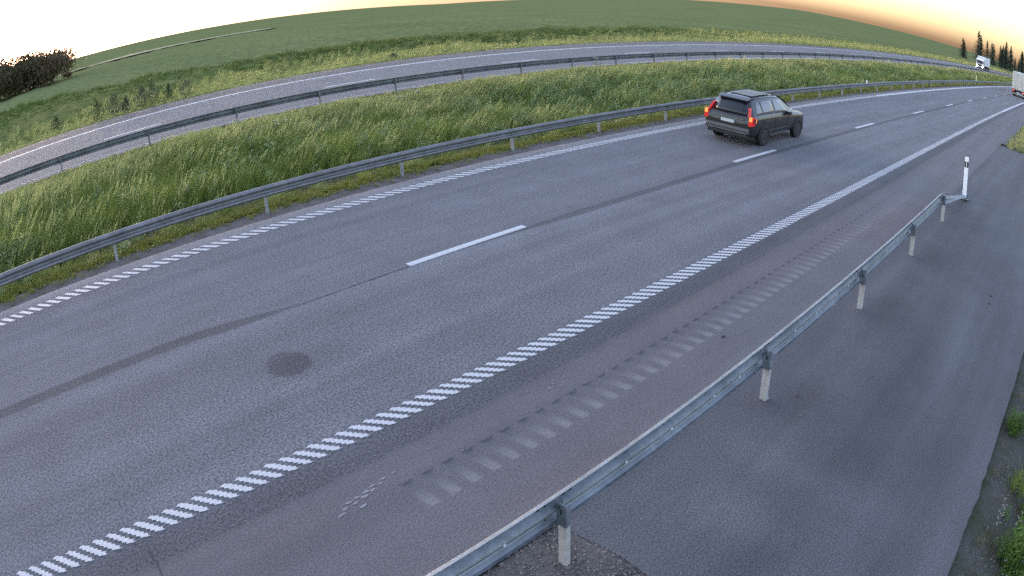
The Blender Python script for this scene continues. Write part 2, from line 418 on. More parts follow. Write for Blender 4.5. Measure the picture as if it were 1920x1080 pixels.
# shoulder with its milled rumble strip sunk into it
RS0, RS1, RP = -3.86, 15.5, 0.302
def shoulder_z(s, d):
    ph = ((s - RS0) / RP) % 1.0
    inside = (s > RS0) & (s < RS1)
    prof = np.clip(1 - (np.abs(ph - 0.5) / 0.33) ** 2, 0, 1)
    acr = np.where((d < -4.855) & (d > -5.36), 0.55 + 0.45 * np.clip((d + 5.36) / 0.5, 0, 1), 0) * np.where(d > -5.27, 1, 0.6)
    fade = np.clip((RS1 + 4 - s) / 10, 0.25, 1)
    return np.where(inside, -0.017 * prof * acr * fade, 0.0)
S_SH = step(-80, -4.2, 2.0) + step(-4.2, RS1 + 0.1, RP / 12) + step(RS1 + 0.2, 120, 2.0) + [q for q in S_ROAD if q >= 120]
D_SH = [-6.45, -6.1, -5.7, -5.42, -5.365, -5.34, -5.24, -5.1, -4.98, -4.88, -4.862, -4.85, -4.6, -4.32]
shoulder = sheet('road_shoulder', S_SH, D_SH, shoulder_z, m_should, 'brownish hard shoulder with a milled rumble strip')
shoulder.data.polygons.foreach_set('use_smooth', [False] * len(shoulder.data.polygons))
sh_edge = sheet('shoulder_edge', [q for q in S_ROAD if q > 35], [-6.75, -6.6, -6.45], lambda s, d: -0.001 - 0.06 * (d < -6.7), m_should, 'outer edge of the hard shoulder past the lay-by')
# lay-by: sheet with a broken lip
PADS = [-2.93] + step(-2.5, 35, 0.5) + [34.9]
def pad_z(s, d):
    z = 0.006 * np.sin(s * 0.7 + d) + 0.004 * np.sin(s * 1.9 - d * 1.3) - 0.008
    for sp in (0.66, 4.67, 8.67, 12.68):                    # asphalt heaped up against each post
        z = z + 0.035 * np.exp(-(((s - sp) / 0.16) ** 2 + ((d + 6.95) / 0.16) ** 2))
    return z * smooth(6.45, 6.7, -d)
pad = bpy.data.objects.new('lay_by', None)
ssl = PADS; ddl = [-6.45, -6.6, -6.7, -6.78, -6.86, -6.94, -7.02, -7.1, -7.2, -7.4, -7.8, -8.3, -8.8, -9.3, -9.8, -10.2, -10.42]
def pad_build():
    ss, dd = np.meshgrid(np.array(sorted(set(PADS + step(-0.2, 1.6, .08) + step(3.9, 5.5, .08) + step(7.9, 9.5, .1)))), np.array(ddl), indexing='ij')
    S = ss.copy(); Dq = dd.copy()
    z = pad_z(ss, dd)
    Dq[:, -1] += 0.03 * np.sin(S[:, -1] * 0.8) + np.convolve(rng.normal(0, 0.02, len(S)), [.3, .4, .3], 'same')       # ragged outer edge
    S[0, :] += 0.03 * np.sin(Dq[0, :] * 5)
    # lip: one more row, dropped
    x, y = rpa(S, Dq); n, m = S.shape
    v = np.stack([x, y, z], -1).reshape(-1, 3); uv = np.stack([S.ravel(), Dq.ravel()], -1)
    i, j = np.meshgrid(np.arange(n - 1), np.arange(m - 1), indexing='ij'); k = (i * m + j).ravel()
    q = np.stack([k, k + 1, k + m + 1, k + m], -1)
    ring = [i * m + m - 1 for i in range(n)]
    ring2 = list(range(m)); ring3 = [(n - 1) * m + j for j in range(m)]
    extra = []; nv = [v]; nuv = [uv]; base = len(v)
    for rg in (ring, ring2, ring3):
        hi = v[rg].copy(); lo = v[rg].copy(); lo[:, 2] = -0.09; nv += [hi, lo]; nuv += [uv[rg], uv[rg]]; L0 = len(rg)
        for a in range(L0 - 1): extra.append((base + a, base + a + 1, base + L0 + a + 1, base + L0 + a))
        base += 2 * L0
    return raw_mesh('lay_by', np.concatenate(nv), np.concatenate([q, np.array(extra)]), m_pad, np.concatenate(nuv), True)
bpy.data.objects.remove(pad)
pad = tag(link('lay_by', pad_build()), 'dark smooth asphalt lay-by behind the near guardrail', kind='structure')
gravel_bed = sheet('gravel_bed', step(-14, -2.9, 0.5) + [-2.9], [-10.4, -9.5, -8.5, -7.5, -7, -6.7, -6.44], lambda s, d: -0.028 + 0.008 * np.sin(s * 5 + d * 4), m_gravel,
                   'bed of loose gravel around the nearest rail post')
opp = sheet('opposite_road', S_ROAD, [17.1, 18, 19.5, 21.6, 23.5, 25.9], 0.0, m_road2, 'opposite carriageway beyond the median')
opps = sheet('opposite_shoulder', S_ROAD, [25.9, 27, 28.1, 28.4], lambda s, d: -0.001 - 0.05 * (d > 28.3), m_oppsh, 'reddish shoulder of the opposite carriageway')

# ------------------------------------------------------------------ ragged ribbons and patches lying on the asphalt
def ribbon(name, S, dlo, dhi, mat, parent, z=0.004, jag=0.03):
    S = np.asarray(S, float); n = len(S)
    f = lambda q: q(S) if callable(q) else np.full(n, float(q))
    def j(): 
        r = rng.normal(0, 1, n); r = np.convolve(r, [0.25, 0.5, 0.25], 'same'); return r * jag
    lo = f(dlo) + j(); hi = f(dhi) + j()
    x0, y0 = rpa(S, lo); x1, y1 = rpa(S, hi)
    v = np.concatenate([np.stack([x0, y0, np.full(n, z)], -1), np.stack([x1, y1, np.full(n, z)], -1)])
    q = np.array([(i, i + 1, n + i + 1, n + i) for i in range(n - 1)])
    uv = np.concatenate([np.stack([S, lo], -1), np.stack([S, hi], -1)])
    return link(name, raw_mesh(name, v, q, mat, uv), parent)

def blob(name, s, d, rs, rd, mat, parent, z=0.004, jag=0.15, n=22, notch=None):
    th = np.linspace(0, 2 * np.pi, n, endpoint=False)
    r = 1 + jag * np.convolve(np.tile(rng.normal(0, 1, n), 3), [0.3, 0.4, 0.3], 'same')[n:2 * n]
    if notch is not None: r *= 1 - 0.45 * np.exp(-((np.angle(np.exp(1j * (th - notch)))) / 0.28) ** 2)
    ss = s + rs * r * np.cos(th); dd = d + rd * r * np.sin(th)
    x, y = rpa(np.append(ss, s), np.append(dd, d))
    v = np.stack([x, y, np.full(n + 1, z)], -1)
    q = np.array([(i, (i + 1) % n, n) for i in range(n)])
    return link(name, raw_mesh(name, v, q, mat, np.stack([np.append(ss, s), np.append(dd, d)], -1)), parent)

ribbon('crack', step(-2.4, 0.1, 0.07), -0.075, -0.055, m_crack, road, 0.0045, 0.012)
def crack(pts, w, parent):
    S = []; 
    v = []; f = []
    for i, (s, d) in enumerate(pts):
        a = w * (0.4 + 0.6 * random.random())
        v += [rp(s - a, d, 0.0045), rp(s + a, d, 0.0045)]
        if i: f.append((2 * i - 2, 2 * i - 1, 2 * i + 1, 2 * i))
    me = bpy.data.meshes.new('crack'); me.from_pydata(v, [], f); me.materials.append(m_crack)
    return link('crack', me, parent)
crack([(-6.72, -4.05), (-6.74, -4.2), (-6.73, -4.32), (-6.74, -4.45), (-6.76, -4.6), (-6.8, -4.8), (-6.83, -5.1)], 0.016, shoulder)
crack([(-5.5, -3.4), (-5.46, -3.6), (-5.45, -3.75), (-5.42, -3.9), (-5.4, -4.0)], 0.006, road)
for ps, pd, r in [(-4.50, -4.80, .06), (-4.42, -4.74, .05), (-4.36, -4.79, .04), (-4.28, -4.72, .045), (-4.22, -4.76, .05), (-4.15, -4.70, .05), (-4.08, -4.73, .035), (-4.05, -4.67, .04),
                  (-3.95, -4.69, .03), (-3.86, -4.64, .035), (-3.72, -4.63, .03), (-4.6, -4.86, .05), (-4.33, -4.88, .045), (-0.95, -4.5, .028), (-1.02, -4.55, .022), (-1.14, -4.6, .03), (-0.97, -4.65, .026), (-0.9, -4.62, .02), (-1.2, -4.68, .02)]:
    blob('paint_remnant', ps, pd, r * 1.1, r * 0.38, m_scuff, shoulder, 0.004, 0.45, 14)
# ------------------------------------------------------------------ painted lines
def stripe_mesh(name, w, ds, thick, wave):
    """slanted bar across the line, local X along, Y across; w across, ds shift along"""
    n = 25 if wave else 2
    t = np.linspace(0, 1, n)
    y = (0.5 - t) * w; xc = (t - 0.5) * ds
    a = wave * np.array([1, 0, -1, 0] * 7)[:n] if wave else np.zeros(n)
    tap = np.where((t < 0.05) | (t > 0.95), 0.55, 1.0) if wave else np.ones(n)
    lo = np.stack([xc - thick / 2 * tap + a, y, np.full(n, 0)], -1); hi = np.stack([xc + thick / 2 * tap + a, y, np.full(n, 0)], -1)
    v = []; f = []
    for z in (0.001, 0.007):
        for p in (lo, hi):
            for q in p: v.append((q[0], q[1], z))
    B = 2 * n
    for i in range(n - 1):
        f.append((B + i, B + i + 1, B + n + i + 1, B + n + i))
        f.append((i, i + 1, B + i + 1, B + i)); f.append((n + i + 1, n + i, B + n + i, B + n + i + 1))
    f.append((0, B, B + n, n)); f.append((n - 1, 2 * n - 1, B + 2 * n - 1, B + n - 1))
    me = bpy.data.meshes.new(name); me.from_pydata(v, [], f)
    import bmesh
    bm = bmesh.new(); bm.from_mesh(me); bmesh.ops.recalc_face_normals(bm, faces=bm.faces); bm.to_mesh(me); bm.free()
    me.materials.append(m_paint); return me
def flat_frame(s, d, z): return frame(s, d, z, plumb=False)
def solid_line(name, S, d, w, parent, wave=0.0):
    S = np.asarray(S, float)
    o = ribbon(name, S, d - w / 2, d + w / 2, m_paint, parent, 0.005, 0.004); return o
def stripes_line(name, d, w, ds, thick, pitch, s0, s1, s2, wave, parent, variants=3, mat=None):
    mes = []
    for k in range(variants):
        me = stripe_mesh('stripe', w, ds, thick * (1 + 0.06 * (k - 1)), wave); mes.append(me)
        if mat: me.materials[0] = mat
    far = solid_line(name, step(s2, 120, 2) + step(120, 320, 5) + [320, 400, 520, 700, 900], d, w, parent)
    n = int((s1 - s0) / pitch)
    for i in range(n):
        s = s0 + i * pitch
        o = link('stripe', mes[i % variants], far, flat_frame(s, d + random.uniform(-.006, .006), 0.0))
    # joined rest up to the point where the bars run together
    v = []; f = []
    base = np.array([q.co for q in mes[1].vertices]); pol = [tuple(q.vertices) for q in mes[1].polygons]
    for i in range(n, int((s2 - s0) / pitch)):
        M = flat_frame(s0 + i * pitch, d, 0.0); o = len(v)
        v += [tuple(M @ Vector(q)) for q in base]; f += [tuple(x + o for x in q) for q in pol]
    if f:
        me = bpy.data.meshes.new('stripe_run'); me.from_pydata(v, [], f); me.materials.append(m_paint)
        tag(link('stripe_run', me, far), kind='stuff')
    return far
stripes_line('edge_line', -3.715, 0.30, 0.26, 0.108, 0.2079, -11.984, 42, 62, 0.018, road)
stripes_line('edge_line', 3.905, 0.33, 0.27, 0.122, 0.246, -14.054, 26, 40, 0.0, road)
dash_me = MB().box(0, 3, -0.075, 0.075, 0.001, 0.008).mesh('lane_dash', m_paint)
groove_me = MB().box(0.05, 2.95, -0.012, 0.012, 0.0085, 0.0105).mesh('dash_ridge', plain('worn_paint', (0.5, 0.5, 0.51), 0.7, var=0.2))
for k in range(-3, 45):
    o = link('lane_dash', dash_me, road, flat_frame(12 * k, 0.0, 0.0) @ Matrix.Rotation(1.5 * K, 4, 'Z'))
    if k < 3: link('dash_ridge', groove_me, o)
solid_line('edge_line', S_ROAD, 25.6, 0.25, opp)
stripes_line('edge_line', 17.62, 0.28, 0.25, 0.16, 0.29, -16, 30, 40, 0.0, opp, mat=m_paint_old)
for k in range(-4, 40):
    link('lane_dash', dash_me, opp, flat_frame(-1.5 + 12 * k, 21.65, 0.0))

# ------------------------------------------------------------------ guardrails
PROF = [(0.0, .156), (.030, .152), (.072, .122), (.083, .098), (.076, .070), (.018, .034), (.006, 0.0), (.018, -.034), (.076, -.070), (.083, -.098), (.072, -.122), (.030, -.152), (0.0, -.156)]
def beam_mesh(L, mat, side, hf=1.0):
    pts = [(side * y, z * hf) for y, z in PROF]
    inn = []
    for i, (y, z) in enumerate(pts):
        a = pts[max(0, i - 1)]; b = pts[min(len(pts) - 1, i + 1)]
        t = Vector((b[0] - a[0], b[1] - a[1])).normalized(); nn = Vector((-t.y, t.x)) * (0.005 * -side)
        inn.append((y - nn.x * 1, z - nn.y * 1))
    poly = pts + inn[::-1]
    m = MB(); n = len(poly); h = len(pts)
    v = [(-L / 2, y, z) for y, z in poly] + [(L / 2, y, z) for y, z in poly]
    f = [(i, (i + 1) % n, n + (i + 1) % n, n + i) for i in range(n)]
    for o in (0, n):
        for i in range(h - 1): f.append((o + i, o + i + 1, o + n - 2 - i, o + n - 1 - i))
    m.add(v, f); me = m.mesh('beam', mat)
    return me

def guardrail(name, d, s0, n, top, mat, pmat, side, label, group=None, near=False):
    """side +1: ridges face the traffic on the left (+d), -1: on the right"""
    root = empty(name, frame(s0, d)); inv = root.matrix_world.inverted()
    tag(root, label, 'guardrail', group)
    zc = top - 0.156
    bm_ = beam_mesh(4.06, mat, side, 1.0 if near else 0.86)
    # post: C-section, open to one side
    w, dp = 0.10, 0.058
    yb = -side * (dp / 2 + 0.035)
    p = MB(); t = 0.006
    p.add([], [])
    prof = [(-dp / 2, -w / 2), (dp / 2, -w / 2), (dp / 2, -w / 2 + t), (-dp / 2 + t, -w / 2 + t), (-dp / 2 + t, w / 2 - t), (dp / 2, w / 2 - t), (dp / 2, w / 2), (-dp / 2, w / 2)]
    zt = zc + 0.11
    if near:
        p = MB(); p.box(-dp / 2, dp / 2, yb - w / 2, yb + w / 2, -0.35, zt - 0.17)
    else:
        p = MB(); p.prism([(a, b + yb) for a, b in prof], -0.35, zt, 'z')
    pm = p.mesh('post', pmat)
    br = MB()
    if near:
        br.prism([(a, b + yb) for a, b in [(-dp / 2 - .004, -w / 2 - .004), (dp / 2 + .004, -w / 2 - .004), (dp / 2 + .004, -w / 2 + .004), (-dp / 2 + .004, -w / 2 + .004), (-dp / 2 + .004, w / 2 - .004), (dp / 2 + .004, w / 2 - .004), (dp / 2 + .004, w / 2 + .02), (-dp / 2 - .004, w / 2 + .02)]], zt - 0.27, zt, 'z')
        br.box(-dp / 2 + .005, dp / 2 + .003, yb - w / 2 + .005, yb + w / 2 - .005, zt - 0.17, zt - 0.165)
    else:
        br.box(-0.05, 0.05, yb + side * (w / 2 + 0.001) - 0.004, yb + side * (w / 2 + 0.001) + 0.004, zc - 0.1, zc + 0.1)
    brm = br.mesh('bracket', m_zinc if near else mat)
    bolt = MB().cyl((0, 0, 0), (0, -side * 0.016, 0), 0.013, n=8).mesh('bolt', m_bolt)
    hole = MB().box(-dp / 2 - 0.0075, -dp / 2 - 0.004, -0.009, 0.009, -0.03, 0.03).mesh('slot', m_bolt)
    rivet = MB().cyl((0, 0, 0), (0, -side * 0.012, 0), 0.016, n=8).mesh('bolt', m_boltl)
    for i in range(n):
        s = s0 + 4.0043 * i
        M = inv @ frame(s, d)
        po = link('post', pm, root, M)
        b = link('bracket', brm, po)
        if near:
            link('slot', hole, po, Matrix.Translation((0, yb + 0.01, zt - 0.10)))
            for bx in (-dp / 2 - 0.006,):
                for bz in (-0.04, -0.06):
                    link('bolt', MB().cyl((bx, yb + 0.03, zt + bz), (bx - 0.008, yb + 0.03, zt + bz), 0.008, n=8).mesh('bolt', m_bolt), po)
        if i < n - 1:
            B = inv @ frame(s + 2.002, d) @ Matrix.Translation((0, 0, zc))
            be = link('beam', bm_, root, B)
            if near:
                for bx in (-1.87, -1.78, 1.78, 1.87):
                    for bz in (0.085, -0.085):
                        if abs(bx) > 1.8 or bz > 0:
                            link('bolt', bolt, be, Matrix.Translation((bx, side * 0.078 - side * 0.012, bz)))
                for bx in (-1.0, -0.2, 0.7, 1.3):
                    link('bolt', rivet, be, Matrix.Translation((bx, side * 0.004, 0.0)))
    return root

near_rail = guardrail('guardrail', -6.82, -3.342 - 4.0043 * 2, 7, 0.80, m_zinc, m_post, +1,
                      'galvanised steel guardrail on pale posts between shoulder and lay-by', near=True)
far_rail = guardrail('guardrail', 4.905, -4.542 - 4.0043 * 4, 92, 0.69, m_zinc_old, m_postold, -1,
                     'weathered grey guardrail along the near edge of the grassy median')
opp_rail = guardrail('guardrail', 17.15, -0.32 - 4.0043 * 5, 84, 0.66, m_zinc_opp, m_zinc_opp, +1,
                     'dull dark guardrail along the far edge of the median')

# sloping end piece of the near rail
def terminal(root):
    inv = root.matrix_world.inverted()
    s_end = -3.342 + 4.0043 * 4
    N = 12; sec = []
    for i in range(N + 1):
        u = i / N
        s = s_end - 0.02 + 4.1 * u
        zc = 0.644 - 0.53 * u - 0.02 * smooth(0, .3, u)
        hgt = 1 - 0.35 * smooth(0.1, 0.8, u)
        d = -6.82 - 0.16 * smooth(0.2, 1, u)
        ring = []
        M = inv @ frame(s, d)
        tilt = 1.25 * smooth(0.0, 0.6, u)
        for y, z in PROF:
            yy = y * math.cos(tilt) - z * hgt * math.sin(tilt) * -1; zz = z * hgt * math.cos(tilt) + 0 * y
            ring.append(M @ Vector((yy, 0, 0)).yxz if False else M @ Vector((0, yy, zc + zz)))
        for y, z in PROF[::-1]:
            yy = (y - 0.006) * math.cos(tilt) + z * hgt * math.sin(tilt); zz = z * hgt * math.cos(tilt) - 0.003
            ring.append(M @ Vector((0, yy, zc + zz)))
        sec.append(ring)
    m = MB(); n = len(sec[0])
    v = [q for r in sec for q in r]
    f = [(i * n + j, i * n + (j + 1) % n, (i + 1) * n + (j + 1) % n, (i + 1) * n + j) for i in range(N) for j in range(n)]
    h = n // 2
    for o in (0, N * n):
        for j in range(h - 1): f.append((o + j, o + j + 1, o + n - 2 - j, o + n - 1 - j))
    m.add(v, f); m.build('end_terminal', m_zinc, root)
    M = inv @ frame(s_end + 4.05, -6.98)
    e = MB(); e.box(-0.28, 0.12, -0.16, 0.16, 0.02, 0.05); e.box(0.08, 0.12, -0.16, 0.16, 0.05, 0.16); e.box(-0.28, -0.24, 0.10, 0.16, 0.05, 0.2)
    e.build('end_shoe', m_zinc, root, mat4=M)
terminal(near_rail)

# base plate beside the second post
M = near_rail.matrix_world.inverted() @ frame(0.66, -6.82)
MB().box(-0.045, 0.06, -0.135, -0.01, 0.010, 0.022).build('base_plate', m_zinc, near_rail, mat4=M @ Matrix.Rotation(0.3, 4, 'Z'))

# ------------------------------------------------------------------ delineator posts
def delineator(s, d, z0, h, w, label, mats=(m_white, m_black), band=True):
    r = empty('delineator_post', frame(s, d, z0)); tag(r, label, 'marker post')
    t = 0.035
    if band:
        MB().prism([(-t, -w / 2), (0, -w * .62), (t, -w / 2), (t, w / 2), (0, w * .62), (-t, w / 2)], 0, h * 0.74, 'z').build('shaft', mats[0], r)
        MB().prism([(-t, -w / 2), (0, -w * .62), (t, -w / 2), (t, w / 2), (0, w * .62), (-t, w / 2)], h * 0.74, h * 0.89, 'z').build('black_band', mats[1], r)
        MB().prism([(-t, -w / 2), (0, -w * .62), (t, -w / 2), (t, w / 2), (0, w * .62), (-t, w / 2)], h * 0.89, h, 'z').build('cap', mats[0], r)
        MB().box(-t - 0.006, -t - 0.001, -w * 0.10, w * 0.10, h * 0.75, h * 0.88).build('reflector', m_white, r)
    else:
        MB().box(-t / 2, t / 2, -w / 2, w / 2, 0, h).build('shaft', mats[0], r, bevel=0.006)
        MB().box(-t / 2 - 0.006, -t / 2 - 0.001, -w * 0.3, w * 0.3, h * 0.6, h * 0.85).build('reflector', m_white, r)
    return r
delineator(16.75, -6.93, 0.06, 1.36, 0.125, 'tall white delineator post with black band at the guardrail end')
delineator(40.5, 4.9, 0.66, 0.22, 0.10, 'small white reflector post on the median rail behind the dark car', (m_white, m_black), False)
delineator(96.0, 4.9, 0.66, 0.85, 0.16, 'yellowish marker post on the far end of the median rail', (m_yellow, m_black), False)
delineator(181.0, 29.2, -0.1, 1.3, 0.18, 'yellowish marker post on the verge beyond the opposite carriageway', (m_yellow, m_black), False)
# ------------------------------------------------------------------ vegetation: prototypes (not linked to the scene) scattered by geometry nodes
PROTO = bpy.data.collections.new('plant_prototypes')
def blades(n, h, spread, lean, width, segs=3, hvar=0.35, curl=0.5, seed=0, stiff=1.0):
    """grass tuft: strips bent with the wind towards +X"""
    r = np.random.default_rng(seed); V = []; F = []; T = []
    for _ in range(n):
        a = r.uniform(0, 2 * math.pi); rad = spread * math.sqrt(r.uniform(0, 1))
        bx, by = rad * math.cos(a), rad * math.sin(a)
        hh = h * (1 - hvar * r.uniform(0, 1)); az = r.normal(0, 0.9); le = lean * r.uniform(0.4, 1.4)
        ox, oy = math.cos(az) * le + 0.25 * math.cos(a), math.sin(az) * le * 0.6 + 0.25 * math.sin(a)
        wa = r.uniform(0, math.pi); wx, wy = math.cos(wa) * width / 2, math.sin(wa) * width / 2
        t = r.uniform(0, 1); o = len(V)
        for k in range(segs + 1):
            u = k / segs; b = u ** (1.6 * stiff)
            x = bx + ox * hh * b * curl * 1.4; y = by + oy * hh * b * curl * 1.4
            z = hh * (u - 0.28 * curl * b * abs(le))
            w = (1 - u) ** 0.7 if k < segs else 0
            if k < segs:
                V += [(x - wx * w, y - wy * w, z), (x + wx * w, y + wy * w, z)]; T += [t, t]
            else:
                V.append((x, y, z)); T.append(t)
        for k in range(segs - 1): F.append((o + 2 * k, o + 2 * k + 1, o + 2 * k + 3, o + 2 * k + 2))
        F.append((o + 2 * segs - 2, o + 2 * segs - 1, o + 2 * segs))
    return V, F, T

def merge(*parts):
    V, F, T = [], [], []
    for v, f, t in parts:
        o = len(V); V += v; T += t; F += [tuple(i + o for i in q) for q in f]
    return V, F, T

def heads(n, h, spread, lean, seed=0, size=0.09, wid=0.03):
    """flowering stems with loose panicles"""
    r = np.random.default_rng(seed); V = []; F = []; T = []
    for _ in range(n):
        a = r.uniform(0, 2 * math.pi); rad = spread * math.sqrt(r.uniform(0, 1)); x0, y0 = rad * math.cos(a), rad * math.sin(a)
        hh = h * r.uniform(0.75, 1.1); lx, ly = lean * r.uniform(.5, 1.4), r.normal(0, .12)
        w = 0.0035
        tip = (x0 + lx * hh * .45, y0 + ly * hh, hh * .93); mid = (x0 + lx * hh * .15, y0 + ly * hh * .4, hh * .55)
        o = len(V); V += [(x0 - w, y0, 0), (x0 + w, y0, 0), (mid[0] - w, mid[1], mid[2]), (mid[0] + w, mid[1], mid[2]), (tip[0] - w, tip[1], tip[2]), (tip[0] + w, tip[1], tip[2])]
        F += [(o, o + 1, o + 3, o + 2), (o + 2, o + 3, o + 5, o + 4)]; T += [.4] * 6
        for k in range(9):
            u = k / 8; px, py, pz = tip[0] + lx * size * (u - .3) * 1.5, tip[1], tip[2] + size * 1.6 * (u - .6)
            an = r.uniform(0, 6.28); ww = wid * (1 - .6 * u) * r.uniform(.6, 1.2)
            o = len(V); V += [(px, py, pz - .012), (px + math.cos(an) * ww, py + math.sin(an) * ww, pz + .01), (px + lx * .02, py, pz + .028)]
            F.append((o, o + 1, o + 2)); T += [1.0] * 3
    return V, F, T

def broadleaf(n, h, lean, seed=0, L=0.16, W=0.06):
    """leafy weed: upright stems with pointed leaves along them"""
    r = np.random.default_rng(seed); V = []; F = []; T = []
    for _ in range(n):
        x0, y0 = r.normal(0, .09), r.normal(0, .09); hh = h * r.uniform(.7, 1.1); lx = lean * r.uniform(.3, 1.2); ly = r.normal(0, .1)
        w = .006; o = len(V)
        V += [(x0 - w, y0, 0), (x0 + w, y0, 0), (x0 + lx * hh * .4, y0 + ly * hh, hh)]; F.append((o, o + 1, o + 2)); T += [.2] * 3
        for k in range(11):
            u = .15 + .85 * k / 10; a = k * 2.4 + r.uniform(-.4, .4); up = r.uniform(.35, 1.0)
            bx, by, bz = x0 + lx * hh * .4 * u, y0 + ly * hh * u, hh * u
            l = L * (1.15 - .5 * u) * r.uniform(.8, 1.2); wd = W * (1.15 - .5 * u)
            dx, dy, dz = math.cos(a) + .5 * lean, math.sin(a), up
            nn = math.sqrt(dx * dx + dy * dy + dz * dz); dx, dy, dz = dx / nn, dy / nn, dz / nn
            px, py = -dy, dx; t = r.uniform(0, 1); o = len(V)
            V += [(bx, by, bz), (bx + dx * l * .45 + px * wd / 2, by + dy * l * .45 + py * wd / 2, bz + dz * l * .5),
                  (bx + dx * l, by + dy * l, bz + dz * l * .8), (bx + dx * l * .45 - px * wd / 2, by + dy * l * .45 - py * wd / 2, bz + dz * l * .5)]
            F += [(o, o + 1, o + 2), (o, o + 2, o + 3)]; T += [t] * 4
    return V, F, T

def plant_mesh(name, data, mat):
    V, F, T = data
    me = bpy.data.meshes.new(name); me.from_pydata(V, [], F)
    a = me.attributes.new('tone', 'FLOAT', 'POINT'); a.data.foreach_set('value', np.asarray(T, np.float32))
    me.materials.append(mat); me.update(); return me

def proto_set(name, items):
    c = bpy.data.collections.new(name)
    for i, (data, mat) in enumerate(items):
        o = bpy.data.objects.new('%s_%02d' % (name, i), plant_mesh(name, data, mat)); c.objects.link(o)
    return c

def scatter(name, coll, pts, rots, scl, idx, label, kind='stuff', cat=None):
    """pts (n,3); rots (n,3) euler; scl (n,3)"""
    n = len(pts)
    me = bpy.data.meshes.new(name); me.vertices.add(n); me.vertices.foreach_set('co', np.asarray(pts, np.float32).ravel())
    for nm, dat, typ, key in (('p_rot', rots, 'FLOAT_VECTOR', 'vector'), ('p_scl', scl, 'FLOAT_VECTOR', 'vector'), ('p_idx', idx, 'INT', 'value')):
        a = me.attributes.new(nm, typ, 'POINT'); a.data.foreach_set(key, np.asarray(dat, np.int32 if typ == 'INT' else np.float32).ravel())
    o = link(name, me)
    ng = bpy.data.node_groups.new(name + '_nodes', 'GeometryNodeTree')
    ng.interface.new_socket('Geometry', in_out='INPUT', socket_type='NodeSocketGeometry')
    ng.interface.new_socket('Geometry', in_out='OUTPUT', socket_type='NodeSocketGeometry')
    N = ng.nodes; gi = N.new('NodeGroupInput'); go = N.new('NodeGroupOutput')
    iop = N.new('GeometryNodeInstanceOnPoints'); ci = N.new('GeometryNodeCollectionInfo')
    ci.inputs['Collection'].default_value = coll; ci.inputs['Separate Children'].default_value = True; ci.inputs['Reset Children'].default_value = True
    def attr(nm, typ):
        x = N.new('GeometryNodeInputNamedAttribute'); x.data_type = typ; x.inputs['Name'].default_value = nm; return x.outputs['Attribute']
    e2r = N.new('FunctionNodeEulerToRotation')
    Lk = ng.links.new
    Lk(gi.outputs[0], iop.inputs['Points']); Lk(ci.outputs[0], iop.inputs['Instance']); iop.inputs['Pick Instance'].default_value = True
    Lk(attr('p_idx', 'INT'), iop.inputs['Instance Index']); Lk(attr('p_rot', 'FLOAT_VECTOR'), e2r.inputs[0]); Lk(e2r.outputs[0], iop.inputs['Rotation'])
    Lk(attr('p_scl', 'FLOAT_VECTOR'), iop.inputs['Scale']); Lk(iop.outputs[0], go.inputs[0])
    md = o.modifiers.new('scatter', 'NODES'); md.node_group = ng
    tag(o, label, cat, None, kind); return o

G1, G2, G3 = (0.078, 0.125, 0.030), (0.130, 0.185, 0.055), (0.150, 0.165, 0.070)
m_tall = leafy('tall_grass', (0.130, 0.185, 0.032), (0.195, 0.255, 0.055), (0.235, 0.265, 0.075), .48)
m_pale_g = leafy('pale_grass', (0.235, 0.280, 0.080), (0.340, 0.365, 0.135), (0.350, 0.330, 0.150), .42)
m_seed = leafy('seed_heads', (0.170, 0.190, 0.090), (0.260, 0.255, 0.150), (0.25, 0.22, 0.15))
m_short = leafy('short_grass', (0.150, 0.170, 0.022), (0.225, 0.235, 0.045), (0.190, 0.175, 0.050))
m_weed = leafy('broad_leaves', (0.150, 0.215, 0.070), (0.260, 0.320, 0.140), (0.21, 0.26, 0.11), 0.4)
m_lush = leafy('lush_weeds', (0.070, 0.140, 0.022), (0.120, 0.200, 0.040), (0.095, 0.140, 0.03), 0.4)
m_dry = leafy('dry_stems', (0.160, 0.125, 0.080), (0.235, 0.200, 0.130), (0.12, 0.11, 0.06), 0.2)

tall = proto_set('tall_tuft', [(blades(50, .98, .18, .42, .0115, 3, seed=i), m_tall) for i in range(4)] +
                 [(merge(blades(22, .85, .16, .6, .015, 3, seed=10 + i), heads(7, 1.05, .16, .55, seed=i, size=.11, wid=.04)), m_pale_g) for i in range(3)] +
                 [(broadleaf(5, .85, .7, seed=i, L=.26, W=.10), m_weed) for i in range(3)])                                     # 0-3 tall, 4-6 seeding, 7-9 leafy
pale = proto_set('pale_tuft', [(merge(blades(34, .5, .16, .5, .008, 3, seed=30 + i), heads(9, .68, .16, .5, seed=40 + i, size=.07, wid=.022)), m_pale_g) for i in range(4)])
short = proto_set('short_tuft', [(blades(36, .14, .11, .5, .007, 2, seed=50 + i), m_short) for i in range(4)] + [(broadleaf(3, .12, .2, seed=60 + i, L=.06, W=.035), m_short) for i in range(2)])

def noise2(s, d, k=1.0, ph=0.0):
    return (np.sin(s * .55 * k + ph) * np.cos(d * .8 * k - ph) + np.sin(s * 1.3 * k - d * .7 * k + 2 * ph) * .6 + np.sin(s * .21 * k + d * .33 * k + ph) * .8) / 2.0

